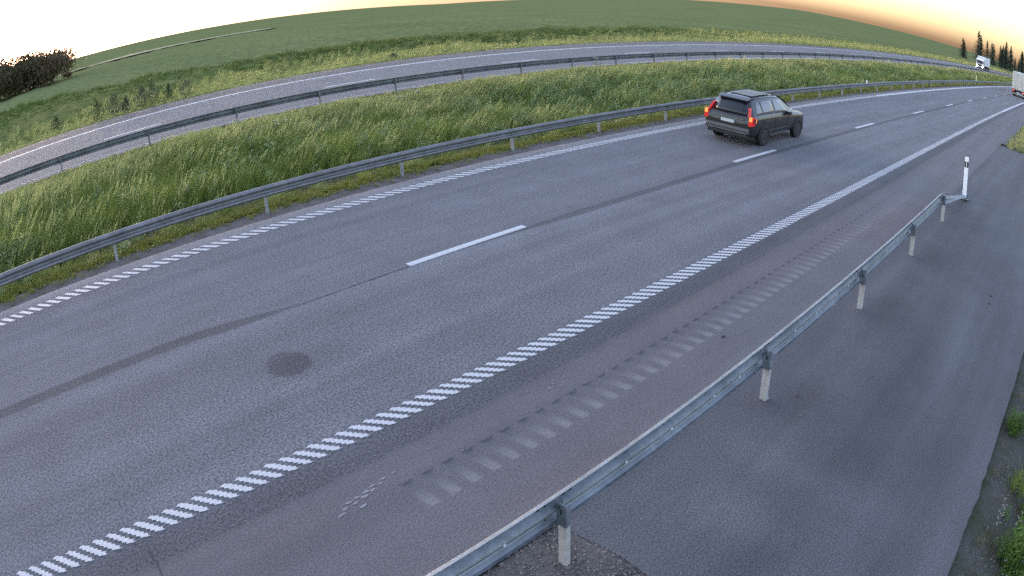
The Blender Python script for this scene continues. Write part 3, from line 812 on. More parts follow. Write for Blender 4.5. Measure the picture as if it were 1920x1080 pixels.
def place(n, s0, s1, dlo, dhi, coll_n, keep=None, zf=terrain, hs=1.0, hvar=.3, lean_az=None, tilt=.12, pick=None):
    s = rng.uniform(s0, s1, n); d = rng.uniform(dlo, dhi, n)
    if keep is not None:
        k = rng.uniform(0, 1, n) < keep(s, d); s, d = s[k], d[k]
    m = len(s); x, y = rpa(s, d); z = zf(s, d) - 0.02
    yaw = TH0 + K * s + rng.normal(0, .5, m)
    rot = np.stack([rng.normal(0, tilt, m), rng.normal(.05, tilt, m), yaw], -1)
    h = (hs(s, d) if callable(hs) else np.full(m, hs)) * rng.uniform(1 - hvar, 1 + hvar, m)
    w = np.maximum(.75, np.minimum(1.5, h)) * rng.uniform(.85, 1.2, m)
    idx = rng.integers(0, coll_n, m) if pick is None else pick(s, d)
    return np.stack([x, y, z], -1), rot, np.stack([w, w, h], -1), idx

def cat_(*a): return [np.concatenate(q) for q in zip(*a)]
def tall_pick(s, d):
    m = len(s); nz = noise2(s, d, .8, 1.0); u = rng.uniform(0, 1, m)
    leafy_p = np.clip(.05 + .20 * smooth(3, 10, s) * (.6 + nz) + .15 * (nz > .55) * (d < 10.5), 0.02, .4)
    seed_p = np.clip(.06 + .5 * smooth(11.5, 14.5, d) + .45 * (1 - smooth(7.2, 8.8, d)), 0, .8)
    i = rng.integers(0, 4, m); i = np.where(u < seed_p, rng.integers(4, 7, m), i)
    return np.where(rng.uniform(0, 1, m) < leafy_p, rng.integers(7, 10, m), i)
def tall_h(s, d):
    base = .48 + .52 * smooth(7, 9.2, d) - .62 * smooth(12, 15.2, d)
    return base * (1 + .28 * noise2(s, d, .7, .4))
def tall_keep(s, d):
    k = .10 + .90 * smooth(7.0, 9.0, d) 
    bare = np.exp(-(((s + 0.5) / 4.5) ** 2 + ((d - 7.4) / 1.5) ** 2))
    return np.clip(k - .55 * bare + .15 * noise2(s, d, 1.3, .2), .04, 1)
a = place(32000, -18, 45, 5.7, 15.2, 10, tall_keep, hs=tall_h, pick=tall_pick)
b = place(13000, 45, 120, 5.7, 15.2, 10, tall_keep, hs=lambda s, d: tall_h(s, d) * 1.1, pick=tall_pick)
c = place(9000, 120, 320, 5.7, 15.5, 10, tall_keep, hs=lambda s, d: tall_h(s, d) * 1.15, pick=tall_pick)
scatter('median_grass', tall, *cat_(a, b, c), 'tall wind-bent grass and leafy weeds filling the median ditch')
a = place(20000, -18, 60, 11.8, 17.05, 4, lambda s, d: np.clip(smooth(11.8, 14.2, d) * (1 - .7 * smooth(16.6, 17.05, d)), 0, 1), hs=lambda s, d: 1.0 - .72 * smooth(14.4, 16.2, d))
b = place(9000, 60, 300, 13.2, 17.0, 4, hs=lambda s, d: .9 - .55 * smooth(14.8, 16.4, d))
th = proto_set('thatch_tuft', [(blades(30, .22, .16, .8, .010, 2, seed=130 + i, curl=.9), m_dry if i % 2 else m_tall) for i in range(4)])
q = place(9000, -18, 60, 5.8, 9.0, 4, hs=.9)
scatter('thatch', th, *q, 'low dead grass and shoots behind the median guardrail')
scatter('pale_grass', pale, *cat_(a, b), 'paler seeding grass along the far side of the median')
a = place(11000, -20, 60, 4.75, 6.6, 6, lambda s, d: np.clip(smooth(4.75, 5.25, d + .16 * noise2(s, d, 3.0, 1)) , 0, 1), zf=lambda s, d: np.maximum(terrain(s, d), -0.035 - .35 * smooth(5.3, 6.5, d)), hs=lambda s, d: .75 + .5 * smooth(5, 6, d), hvar=.4)
b = place(6000, 60, 250, 4.9, 6.4, 6, zf=lambda s, d: np.maximum(terrain(s, d), -0.035 - .35 * smooth(5.3, 6.5, d)), hs=1.3)
scatter('roadside_grass', short, *cat_(a, b), 'short yellow-green grass under the median guardrail')
# far verge
a = place(17000, -60, 70, 28.3, 40, 4, lambda s, d: np.clip(.75 + .5 * noise2(s, d, .5, .7), .1, 1) * (1 - smooth(35, 40, d)), hs=lambda s, d: .28 + .42 * smooth(28.4, 33, d) + .15 * noise2(s, d, .5, .3), hvar=.4)
b = place(9000, 70, 330, 28.3, 40, 4, hs=1.0)
scatter('verge_grass', pale, *cat_(a, b), 'mixed grass on the verge beyond the opposite carriageway')
m_margin = leafy('margin_weeds', (0.055, 0.095, 0.018), (0.100, 0.145, 0.032), (0.120, 0.150, 0.045))
mg = proto_set('margin_tuft', [(blades(30, .75, .3, .5, .022, 2, seed=70 + i), m_margin) for i in range(4)])
a = place(20000, -60, 90, 33, 64, 4, lambda s, d: (d < crop_edge(s) + .3) * smooth(33, 37, d) * np.clip(.65 + .5 * noise2(s, d, .3, 2.0), .1, 1), hs=lambda s, d: .5 + .35 * noise2(s, d, .3, 1))
scatter('margin_grass', mg, *a, 'darker green weeds along the margin of the crop field')
# shoulder end beyond the lay-by
gz = lambda s, d: np.where(d > -10.45, -0.075, terrain(s, d))
a = place(5000, 35.1, 130, -16, -6.75, 4, lambda s, d: smooth(6.7, 7.3, -d), zf=gz, hs=lambda s, d: .75)
scatter('bank_grass', pale, *a, 'grass bank past the far end of the lay-by')

# weeds beside the lay-by
def lay_keep(s, d):
    return np.clip(smooth(10.75, 11.25, -d) * 1.3 + .35 * (noise2(s, d, 2.2, .5) > .25), 0.16, 1)
lush = proto_set('lush_tuft', [(blades(40, .42, .13, .3, .010, 3, seed=80 + i), m_lush) for i in range(3)] + [(broadleaf(4, .3, .2, seed=90 + i, L=.11, W=.05), m_lush) for i in range(2)] +
                 [(blades(22, .16, .10, .5, .006, 2, seed=95 + i), m_dry) for i in range(2)])
def lush_pick(s, d):
    u = rng.uniform(0, 1, len(s)); dryp = 1 - smooth(10.9, 11.6, -d) * .9
    return np.where(u < dryp, rng.integers(5, 7, len(s)), rng.integers(0, 5, len(s)))
a = place(10000, -14, 36, -14, -10.45, 7, lay_keep, zf=gz, hs=lambda s, d: .55 + .5 * smooth(10.9, 11.8, -d), pick=lush_pick)
scatter('lay_by_weeds', lush, *a, 'low grass and dry weeds along the outer edge of the lay-by')

# loose stones: gravel bed and crumbs on the lay-by
m_stone = plain('gravel_stone', (0.17, 0.155, 0.145), 0.9, var=0.3, scale=3)
def stone(seed):
    r = np.random.default_rng(seed); import bmesh
    bm = bmesh.new(); bmesh.ops.create_icosphere(bm, subdivisions=1, radius=1.0)
    V = [tuple(v.co * r.uniform(.65, 1.15)) for v in bm.verts]; F = [tuple(v.index for v in f.verts) for f in bm.faces]; bm.free()
    return V, F, [float(r.uniform(0, 1))] * len(V)
def stone_mat():
    t = NT('stones'); rnd = t.n('ShaderNodeObjectInfo').outputs['Random']
    t.col(t.mix(rnd, rgb(.075, .068, .062), rgb(.185, .172, .160))); t.set(Roughness=.9); return t.m
m_stones = stone_mat()
stones = proto_set('stone', [(stone(i), m_stones) for i in range(5)])
def stone_pts(n, s0, s1, d0, d1, r0, r1, keep=None, z=0.0):
    s = rng.uniform(s0, s1, n); d = rng.uniform(d0, d1, n)
    if keep is not None:
        k = rng.uniform(0, 1, n) < keep(s, d); s, d = s[k], d[k]
    m = len(s); x, y = rpa(s, d); r = r0 + (r1 - r0) * rng.uniform(0, 1, m) ** 3
    return np.stack([x, y, np.full(m, z) + r * .25], -1), rng.uniform(0, 6.28, (m, 3)), np.stack([r, r * .9, r * .7], -1), rng.integers(0, 5, m)
scatter('gravel', stones, *stone_pts(22000, -6.5, -2.88, -8.6, -6.42, .006, .022, lambda s, d: np.clip(.5 + 1.2 * smooth(-3.6, -2.9, s), 0, 1), -.028), 'loose gravel heaped around the nearest rail post')
scatter('verge_stones', stones, *stone_pts(4000, -3, 20, -11.6, -10.5, .004, .018, None, -.10), 'small stones on the soil strip beside the lay-by')
scatter('grit', stones, *stone_pts(5000, -2.9, 12, -10.3, -6.6, .003, .013, lambda s, d: np.clip(.75 * np.exp(-((d + 8.5) / 1.2) ** 2) * (1 - smooth(0, 6, s)) + .12, 0, 1), .0), 'fine grit scattered over the lay-by')

# ------------------------------------------------------------------ single plants: shrubs, umbels, weeds
def bush_mesh(name, h, w, nleaf, mat, seed, leaf=.06, upright=.5):
    r = np.random.default_rng(seed); V = []; F = []; T = []
    for _ in range(nleaf):
        u = r.uniform(.08, 1) ** .8; a = r.uniform(0, 6.28); rad = w * .5 * math.sqrt(r.uniform(.05, 1)) * (math.sin(min(1, u * 1.15) * math.pi * .8 + .35)) * (1 + .3 * math.sin(3 * a + seed))
        p = Vector((rad * math.cos(a), rad * math.sin(a), h * u * (1 + .12 * math.sin(5 * a + seed))))
        n = Vector((r.normal(), r.normal(), r.normal() * .6)).normalized(); t = n.orthogonal().normalized(); b = n.cross(t)
        l = leaf * r.uniform(.6, 1.3); tt = r.uniform(0, 1); o = len(V)
        V += [tuple(p - t * l), tuple(p + b * l * .4), tuple(p + t * l), tuple(p - b * l * .4)]; F.append((o, o + 1, o + 2, o + 3)); T += [tt] * 4
    return plant_mesh(name, (V, F, T), mat)
def stem_mesh(name, h, w, n, mat, seed, r0=.012):
    r = np.random.default_rng(seed); m = MB()
    for _ in range(n):
        a = r.uniform(0, 6.28); k = r.uniform(.1, .42) * w
        m.cyl((k * .2 * math.cos(a), k * .2 * math.sin(a), -.05), (k * math.cos(a), k * math.sin(a), h * r.uniform(.6, .9)), r0, r0 * .4, 5)
    return m.mesh(name, mat)
m_bark = plain('bark', (0.07, 0.055, 0.042), 0.9, var=.3, scale=6)
m_shrub = leafy('shrub_leaves', (0.045, 0.075, 0.022), (0.075, 0.110, 0.040), (0.085, 0.100, 0.050), .25)
m_shrub2 = leafy('grey_shrub_leaves', (0.075, 0.090, 0.050), (0.110, 0.125, 0.070), None, .25)
def shrub(s, d, h, w, mat, seed, label, n=420):
    o = empty('shrub', frame(s, d, float(terrain(s, d)))); tag(o, label, 'shrub', 'shrubs on the far verge')
    link('foliage', bush_mesh('foliage', h, w, n, mat, seed), o); link('stems', stem_mesh('stems', h, w, 5, m_bark, seed), o); return o
shrub(-2.9, 31.6, 1.0, .9, m_shrub, 1, 'lone dark shrub standing apart from the row on the far verge')
shrub(-0.4, 29.6, 1.15, 1.0, m_shrub, 2, 'darkest bushy shrub close to the opposite shoulder')
shrub(0.75, 29.7, 1.25, 1.3, m_shrub2, 3, 'wide greyish shrub beside the darkest shrub of the row', 600)
shrub(1.45, 29.5, .85, .8, m_shrub2, 4, 'small greyish shrub tucked against the wide greyish shrub')
shrub(2.7, 30.3, 1.3, 1.0, m_shrub2, 5, 'slim greyish shrub in the middle of the shrub row', 520)
shrub(3.25, 29.8, 1.45, 1.1, m_shrub, 6, 'tallest dark shrub in the middle of the shrub row', 560)
shrub(4.5, 30.4, 1.0, .6, m_shrub, 7, 'thin upright dark shrub between the tallest and the loose pale one')
shrub(5.6, 30.2, 1.1, 1.2, m_shrub2, 8, 'loose pale shrub ending the row on the far verge', 380)
shrub(20.5, 30.2, .45, .8, m_shrub, 9, 'tiny dark tuft of shrub alone beside the opposite shoulder', 200)

m_umbel = plain('white_flowers', (0.62, 0.64, 0.52), .8, var=.1)
m_gstem = plain('green_stem', (0.10, 0.15, 0.05), .7)
def umbel(s, d, h, seed, label, n=5):
    r = np.random.default_rng(seed)
    o = empty('cow_parsley', frame(s, d, float(terrain(s, d)))); tag(o, label, 'wildflower', 'white umbels in the median')
    st = MB(); fl = MB()
    for i in range(n):
        ax, ay = r.normal(0, .22), r.normal(0, .22); hh = h * r.uniform(.8, 1.05)
        st.cyl((0, 0, 0), (ax, ay, hh), .006, .004, 5)
        for k in range(16):
            a = r.uniform(0, 6.28); q = .09 * math.sqrt(r.uniform(0, 1)); fx, fy, fz = ax + q * math.cos(a), ay + q * math.sin(a), hh + .02 + r.uniform(0, .02)
            st.cyl((ax, ay, hh - .05), (fx, fy, fz), .0015, .0015, 3, False)
            fl.add([(fx + .02 * math.cos(b), fy + .02 * math.sin(b), fz + .004 * (-1) ** j) for j, b in enumerate(np.linspace(0, 5.2, 6))], [(0, 1, 2, 3, 4, 5)])
    st.build('stem', m_gstem, o); tag(fl.build('flowers', m_umbel, o), kind='stuff')
umbel(10.5, 13.6, 1.15, 1, 'pair of white umbels on the grass crest above the median rail', 8)
umbel(9.4, 13.7, 1.1, 2, 'white umbel beside the larger pair on the grass crest', 5)
umbel(22.4, 14.3, 1.2, 3, 'wide cluster of white umbels farther along the median', 9)
umbel(3.6, 12.6, 1.1, 4, 'single pale umbel alone in the median, before any other', 3)

def weed(name, s, d, label, data, mat, sc_=1.0, yaw=0.0, cat='weed', extra=None):
    z = float(terrain(s, d)) - .01
    o = empty(name, frame(s, d, z) @ Matrix.Rotation(yaw, 4, 'Z') @ Matrix.Scale(sc_, 4)); tag(o, label, cat)
    link('leaves', plant_mesh('leaves', data, mat), o)
    if extra: link('flower_spike', plant_mesh('flower_spike', extra[0], extra[1]), o)
    return o
weed('weed_clump', 2.85, -10.68, 'compact bright green leafy clump growing against the lay-by edge', merge(broadleaf(16, .34, .1, 101, .13, .06), blades(60, .36, .16, .25, .010, 3, seed=102)), m_lush)
weed('weed_clump', 0.10, -11.38, 'tall bright green weeds behind the silvery plant', merge(broadleaf(26, .5, .15, 103, .15, .06), blades(120, .55, .3, .3, .011, 3, seed=104)), m_lush)
weed('weed_clump', 1.5, -11.05, 'dull green tuft between the two bright clumps', merge(blades(70, .35, .18, .3, .010, 3, seed=105), broadleaf(6, .3, .1, 106, .1, .04)), m_tall)
m_silver = leafy('silvery_leaves', (0.260, 0.290, 0.210), (0.380, 0.400, 0.310), None, .3)
weed('mugwort', 0.55, -11.02, 'pale silvery plant with upright spikes at the lay-by edge', broadleaf(3, .52, .1, 107, .07, .028), m_silver)
weed('dry_weed', -0.1, -10.72, 'small dried rosette on the soil beside the lay-by lip', blades(30, .2, .06, .7, .008, 3, seed=108, curl=.9), m_dry)
weed('weed_clump', -3.55, -7.35, 'tiny green tuft growing in the gravel by the nearest post', blades(26, .05, .04, .5, .005, 2, seed=109), m_tall)

m_litter = plain('dark_litter', (0.025, 0.022, 0.02), .9)
def litter(s, d, r, label, seed):
    V, F, T = stone(seed); m = MB(); m.add([(x * r, y * r * .6, z * r * .35 + r * .2) for x, y, z in V], F)
    o = m.build('stone', m_litter, None, mat4=frame(s, d, 0.0)); tag(o, label, 'stone')
litter(1.83, -5.52, .045, 'small dark lump on the shoulder beyond the rail', 201)
litter(1.11, -7.22, .035, 'small dark stone on the lay-by near the second post', 202)
litter(8.04, -9.26, .05, 'upper of two dark specks far out on the lay-by', 203)
litter(7.54, -9.29, .05, 'lower of two dark specks far out on the lay-by', 204)

# ------------------------------------------------------------------ trees
m_leafT = leafy('grove_leaves', (0.062, 0.056, 0.022), (0.100, 0.080, 0.036), (0.090, 0.065, 0.035), .35)  # leaf colour browned to carry the warm sunset backlight
m_needle = leafy('spruce_needles', (0.018, 0.034, 0.020), (0.035, 0.055, 0.030), None, .1)
def limb_tree(seed, h):
    r = np.random.default_rng(seed); tr = MB(); tips = []
    def grow(p, dr, l, rad, lv):
        q = p + dr * l; tr.cyl(p, q, rad, rad * .62, 6 if lv < 2 else 4, False)
        if lv == 3: tips.append(q); return
        for k in range(3 if lv else 5):
            a = r.uniform(0, 6.28); e = r.uniform(.35, .95)
            nd = (dr * math.cos(e) + (dr.orthogonal().normalized() * math.cos(a) + dr.cross(dr.orthogonal().normalized()) * math.sin(a)) * math.sin(e)).normalized()
            nd.z = max(nd.z, -.05)
            grow(p + dr * l * r.uniform(.55, 1.0), nd, l * r.uniform(.5, .72), rad * .5, lv + 1)
    grow(Vector((0, 0, -.3)), Vector((r.normal(0, .04), r.normal(0, .04), 1)).normalized(), h * .30, h * .022, 0)
    V = []; F = []; T = []
    for t in tips:
        cl = r.uniform(.6, 1.1) * h * .10; tt0 = r.uniform(0, 1)
        for _ in range(46):
            p = t + Vector((r.normal() * cl, r.normal() * cl, r.normal() * cl * .75)); n = Vector((r.normal(), r.normal(), r.normal())).normalized()
            a = n.orthogonal().normalized(); b = n.cross(a); l = h * .021 * r.uniform(.6, 1.3); o = len(V)
            V += [tuple(p - a * l), tuple(p + b * l * .55), tuple(p + a * l), tuple(p - b * l * .55)]; F.append((o, o + 1, o + 2, o + 3)); T += [min(1, max(0, tt0 + r.normal(0, .2)))] * 4
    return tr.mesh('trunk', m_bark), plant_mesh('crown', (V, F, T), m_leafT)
def spruce(seed, h):
    r = np.random.default_rng(seed); tr = MB().cyl((0, 0, -.3), (0, 0, h * .97), h * .016, h * .003, 7); V = []; F = []; T = []
    for k in range(26):
        u = k / 25; z = h * (.06 + .92 * u); R = h * .33 * (1 - u) ** .8 + .15
        for j in range(9 if u < .6 else 6):
            a = r.uniform(0, 6.28); L_ = R * r.uniform(.7, 1.15)
            for q in range(7):
                f = (q + .7) / 7; c = Vector((math.cos(a) * L_ * f, math.sin(a) * L_ * f, z - L_ * f * .42 + r.normal(0, .05)))
                s_ = (.09 + .13 * (1 - f)) * h * .11 + .08; n = Vector((r.normal() * .5, r.normal() * .5, 1)).normalized(); t_ = Vector((math.cos(a), math.sin(a), -.4)).normalized(); b = n.cross(t_).normalized(); o = len(V)
                V += [tuple(c - t_ * s_), tuple(c + b * s_ * .8), tuple(c + t_ * s_), tuple(c - b * s_ * .8)]; F.append((o, o + 1, o + 2, o + 3)); T += [r.uniform(0, 1)] * 4
    return tr.mesh('trunk', m_bark), plant_mesh('crown', (V, F, T), m_needle)
BROAD = [limb_tree(300 + i, 8.0) for i in range(4)]; SPRUCE = [spruce(320 + i, 12.0) for i in range(3)]
def tree(name, s, d, h, kind, i, label, group):
    z = float(terrain(s, d)); src, h0 = (BROAD, 8.0) if kind == 'b' else (SPRUCE, 12.0)
    if kind == 'b': z -= .13 * h
    o = empty(name, Matrix.Translation(rp(s, d, z)) @ Matrix.Rotation(random.uniform(0, 6.28), 4, 'Z') @ Matrix.Scale(h / h0, 4)); tag(o, label, 'tree', group)
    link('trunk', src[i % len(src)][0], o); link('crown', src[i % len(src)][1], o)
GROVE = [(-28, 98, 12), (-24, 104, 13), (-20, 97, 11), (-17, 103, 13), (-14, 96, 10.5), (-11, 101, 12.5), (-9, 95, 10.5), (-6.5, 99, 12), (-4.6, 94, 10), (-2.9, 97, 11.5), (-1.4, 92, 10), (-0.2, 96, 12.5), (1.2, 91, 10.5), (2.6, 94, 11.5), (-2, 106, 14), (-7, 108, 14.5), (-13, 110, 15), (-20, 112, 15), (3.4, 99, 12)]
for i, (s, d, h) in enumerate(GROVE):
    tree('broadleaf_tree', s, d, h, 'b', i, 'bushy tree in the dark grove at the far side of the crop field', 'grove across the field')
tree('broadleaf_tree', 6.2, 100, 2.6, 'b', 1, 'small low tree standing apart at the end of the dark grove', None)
WOOD = [(392 + 11 * k + 4 * math.sin(k * 2.1), 60 + 5 * math.sin(k * 1.7), 13 + 3 * math.sin(k * 2.9)) for k in range(11)] + [(430 + 14 * k, 80 + 6 * math.sin(k * 1.3), 17 + 3 * math.sin(k * 1.9)) for k in range(9)] + [(322, 60, 9), (330, 63, 10)]
for i, (s, d, h) in enumerate(WOOD):
    tree('spruce_tree', s, d, h, 's', i, 'dark spruce in the wood behind the oncoming truck', 'wood behind the oncoming truck')
#@@ENDVEG
# ------------------------------------------------------------------ vehicles
m_carpaint = plain('dark_car_paint', (0.006, 0.007, 0.0072), 0.34, 0.0, var=.05, coat=.4)
m_roofp = plain('roof_paint', (0.045, 0.048, 0.05), 0.25, 0.3, var=.05, coat=1.0)
m_glass = plain('tinted_glass', (0.012, 0.013, 0.015), 0.06, var=.02)
m_sideglass = plain('side_glass', (0.10, 0.10, 0.11), 0.05, var=.02, spec=0.9)  # base lightened to paint in the pale reflection on the windows
m_sunroof = plain('roof_glass', (0.02, 0.02, 0.022), 0.42, var=.05, spec=.3)
m_tyre = plain('tyre_rubber', (0.012, 0.012, 0.012), .85)
m_rim = plain('dark_alloy', (0.10, 0.10, 0.105), .35, .8)
m_trim = plain('black_trim', (0.014, 0.014, 0.015), .6)
m_chrome = plain('satin_trim', (0.35, 0.36, 0.37), .3, .9)
m_plate = plain('number_plate', (0.42, 0.46, 0.46), .5, var=.15, scale=30)
m_tail = plain('tail_lamp', (0.25, 0.005, 0.005), .25, emit=(1.0, 0.02, 0.02), es=0.016)
m_tailhot = plain('tail_lamp_core', (0.5, 0.12, 0.02), .3, emit=(1.0, 0.25, 0.06), es=0.075)
m_head = plain('head_lamp', (0.9, 0.9, 0.9), .3, emit=(1, 0.98, 0.95), es=6.0)
m_lens = plain('lamp_lens', (0.35, 0.36, 0.37), .1)
m_bump = plain('lower_bumper', (0.05, 0.052, 0.052), .45)

def wheel(parent, x, y, r, w, side, mat_rim, spokes=10):
    """side -1: outer face towards -Y"""
    o = link('wheel', None, parent, Matrix.Translation((x, y, r))); 
    yo = side * w / 2
    t = MB(); n = 28; prof = [(r * .66, -w / 2), (r * .93, -w / 2), (r, -w / 2 + .03), (r, w / 2 - .03), (r * .93, w / 2), (r * .66, w / 2)]
    v = []; f = []
    for i in range(n):
        a = 2 * math.pi * i / n
        for pr, py in prof: v.append((pr * math.cos(a), py, pr * math.sin(a)))
    k = len(prof)
    for i in range(n):
        for j in range(k): f.append((i * k + j, ((i + 1) % n) * k + j, ((i + 1) % n) * k + (j + 1) % k, i * k + (j + 1) % k))
    t.add(v, f).build('tyre', m_tyre, o, True)
    rm = MB().cyl((0, yo * .45, 0), (0, yo * .5, 0), r * .66, n=24); rm.cyl((0, yo * .5, 0), (0, yo * .95, 0), r * .12, n=12)
    for i in range(spokes):
        a = 2 * math.pi * i / spokes; c, s_ = math.cos(a), math.sin(a); h = r * .05
        rm.add([(c * r * .1 - s_ * h, yo * .93, s_ * r * .1 + c * h), (c * r * .1 + s_ * h, yo * .93, s_ * r * .1 - c * h), (c * r * .67 + s_ * h * .7, yo * .88, s_ * r * .67 - c * h * .7), (c * r * .67 - s_ * h * .7, yo * .88, s_ * r * .67 + c * h * .7),
                (c * r * .1 - s_ * h, yo * .6, s_ * r * .1 + c * h), (c * r * .1 + s_ * h, yo * .6, s_ * r * .1 - c * h), (c * r * .67 + s_ * h * .7, yo * .6, s_ * r * .67 - c * h * .7), (c * r * .67 - s_ * h * .7, yo * .6, s_ * r * .67 + c * h * .7)],
               [(0, 1, 2, 3), (7, 6, 5, 4), (0, 4, 5, 1), (2, 6, 7, 3), (1, 5, 6, 2), (0, 3, 7, 4)])
    rm.build('rim', mat_rim, o)
    return o

def suv(s, d, yaw=0.0):
    root = empty('car', frame(s, d, 0.006, plumb=False) @ Matrix.Rotation(yaw, 4, 'Z') @ Matrix.Diagonal((1, 1, .955, 1)))
    tag(root, 'dark estate-style SUV with red tail lamps lit, passing on the near carriageway', 'car')
    # stations: x, bottom z, half width low, half width belt, belt z, roof-edge half width, roof z
    ST = [(-1.06, .50, .78, .84, .80, .72, .84), (-1.03, .40, .88, .91, .93, .80, .98), (-.98, .36, .92, .945, 1.04, .76, 1.10), (-.86, .33, .94, .955, 1.08, .69, 1.38), (-.72, .31, .95, .962, 1.095, .645, 1.66),
          (-.55, .30, .955, .966, 1.10, .64, 1.715), (-.1, .29, .96, .97, 1.10, .655, 1.755), (.6, .28, .955, .968, 1.09, .665, 1.77), (1.3, .27, .955, .966, 1.075, .66, 1.755), (1.75, .27, .955, .965, 1.06, .64, 1.70),
          (2.1, .27, .955, .963, 1.05, .655, 1.52), (2.5, .28, .955, .96, 1.03, .70, 1.27), (2.78, .28, .95, .955, 1.01, .76, 1.105), (3.1, .28, .945, .95, .99, .77, 1.075), (3.5, .29, .92, .925, .95, .74, 1.02), (3.74, .30, .86, .87, .88, .68, .94), (3.86, .36, .76, .78, .74, .60, .80)]
    def sec(st):
        x, zb, wl, wb, zbelt, wr, zr = st
        mid = zb + (zbelt - zb) * .52
        zre = zbelt + (zr - zbelt) * .86
        return [(x, 0, zb), (x, -wl * .86, zb), (x, -wl, zb + .10), (x, -(wl + wb) / 2 - .012, mid), (x, -wb, zbelt - .09), (x, -wb + .035, zbelt), (x, -(wr + (wb - .035 - wr) * .48), zbelt + (zr - zbelt) * .47), (x, -wr, zre), (x, -wr * .86, zr - .018), (x, -wr * .45, zr), (x, 0, zr + .006)]
    secs = [sec(q) for q in ST]; k = len(secs[0])
    v = []; f = []
    ring = []
    for sct in secs:
        full = sct + [(x, -y, z) for x, y, z in sct[-2:0:-1]]; ring.append(full)
    n = len(ring[0])
    for r_ in ring: v += r_
    for i in range(len(ring) - 1):
        for j in range(n): f.append((i * n + j, i * n + (j + 1) % n, (i + 1) * n + (j + 1) % n, (i + 1) * n + j))
    f.append(tuple(range(n))); f.append(tuple(range((len(ring) - 1) * n, len(ring) * n)))
    body = MB().add(v, f).build('body', m_carpaint, root, True)
    sub = body.modifiers.new('sub', 'SUBSURF'); sub.levels = 1; sub.render_levels = 2
    def at(x, j0, j1, t, out, side=-1):
        xs = [q[0] for q in ST]; i = max(0, min(len(ST) - 2, int(np.searchsorted(xs, x)) - 1)); u = (x - xs[i]) / (xs[i + 1] - xs[i])
        g = lambda j: Vector(secs[i][j]) * (1 - u) + Vector(secs[i + 1][j]) * u
        p = g(j0) * (1 - t) + g(j1) * t; p.x = x
        return (p.x, side * (-p.y) if side > 0 else p.y - out, p.z) if side < 0 else (p.x, -p.y + out, p.z)
    def side_patch(name, xs_lo, xs_hi, mat, side, out=.008, nn=8, j0=5, j1=7, t0=.10, t1=.86):
        V = []; F = []
        for a in range(nn + 1):
            u = a / nn
            for b in range(5):
                w = b / 4; x = (xs_lo[0] * (1 - u) + xs_lo[1] * u) * (1 - w) + (xs_hi[0] * (1 - u) + xs_hi[1] * u) * w
                tt = t0 + (t1 - t0) * w
                if tt < .5: q = at(x, 5, 6, tt * 2, out, side)
                else: q = at(x, 6, 7, tt * 2 - 1, out, side)
                V.append(q)
        for a in range(nn):
            for b in range(4): F.append((a * 5 + b, a * 5 + b + 1, (a + 1) * 5 + b + 1, (a + 1) * 5 + b))
        o = MB().add(V, F).build(name, mat, root, True); sl = o.modifiers.new('solid', 'SOLIDIFY'); sl.thickness = .004; return o
    for sd in (-1, 1):
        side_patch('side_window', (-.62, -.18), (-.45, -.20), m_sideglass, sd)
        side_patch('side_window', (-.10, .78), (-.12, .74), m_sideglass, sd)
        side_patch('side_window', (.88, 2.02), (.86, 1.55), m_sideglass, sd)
        # door seams and sill
        y = sd * .972
        MB().box(-.35, 2.05, y - .012 if sd > 0 else y - .006, y + .006 if sd > 0 else y + .012, .36, .40).build('sill_trim', m_chrome, root)
        for zz in (.56,):
            MB().box(-.30, 2.0, y - .010 if sd > 0 else y - .008, y + .008 if sd > 0 else y + .010, zz - .02, zz + .015).build('side_moulding', m_bump, root)
        for xx in (-.18, .82, 1.92):
            MB().box(xx - .004, xx + .004, y - .008 if sd > 0 else y - .004, y + .004 if sd > 0 else y + .008, .45, 1.0).build('door_seam', m_trim, root)
        for xx in (0.02, 1.0):
            MB().box(xx, xx + .2, y - .01 if sd > 0 else y - .022, y + .022 if sd > 0 else y + .01, .90, .93).build('door_handle', m_carpaint, root, bevel=.006)
        # mirror
        MB().prism([(1.78, 1.02), (1.98, 1.03), (2.02, 1.12), (1.94, 1.18), (1.80, 1.17)], sd * .90, sd * 1.10).build('mirror', m_carpaint, root, bevel=.02)
        # roof rail
        m = MB(); N = 10
        for i in range(N):
            a0 = i / N; a1 = (i + 1) / N; zz = lambda a: 1.70 + .075 * math.sin(math.pi * min(1, max(0, a))) ** .5
            m.cyl((-.55 + 2.2 * a0, sd * .60, zz(a0)), (-.55 + 2.2 * a1, sd * .60, zz(a1)), .018, n=6)
        m.build('roof_rail', m_trim, root)
        # wheel arch lips and wheels
        for xw in (0.0, 2.985):
            lip = MB(); N = 16
            for i in range(N):
                a0 = math.pi * (-.08 + 1.16 * i / N); a1 = math.pi * (-.08 + 1.16 * (i + 1) / N)
                ya, yb_ = sd * .90, sd * .985
                P_ = lambda a, r, yy: (xw + r * math.cos(a), yy, .385 + r * math.sin(a))
                lip.add([P_(a0, .41, ya), P_(a0, .46, ya), P_(a0, .46, yb_), P_(a0, .41, yb_), P_(a1, .41, ya), P_(a1, .46, ya), P_(a1, .46, yb_), P_(a1, .41, yb_)], [(0, 4, 5, 1), (1, 5, 6, 2), (2, 6, 7, 3), (3, 7, 4, 0)])
            lip.build('wheel_arch', m_trim, root)
            MB().cyl((xw, sd * .80, .385), (xw, sd * .978, .385), .412, n=28).build('arch_liner', m_trim, root)
            wheel(root, xw, sd * .875, .378, .235, sd, m_rim)
        # tail lamp: narrow up the pillar, hooked round the corner below
        tl = MB()
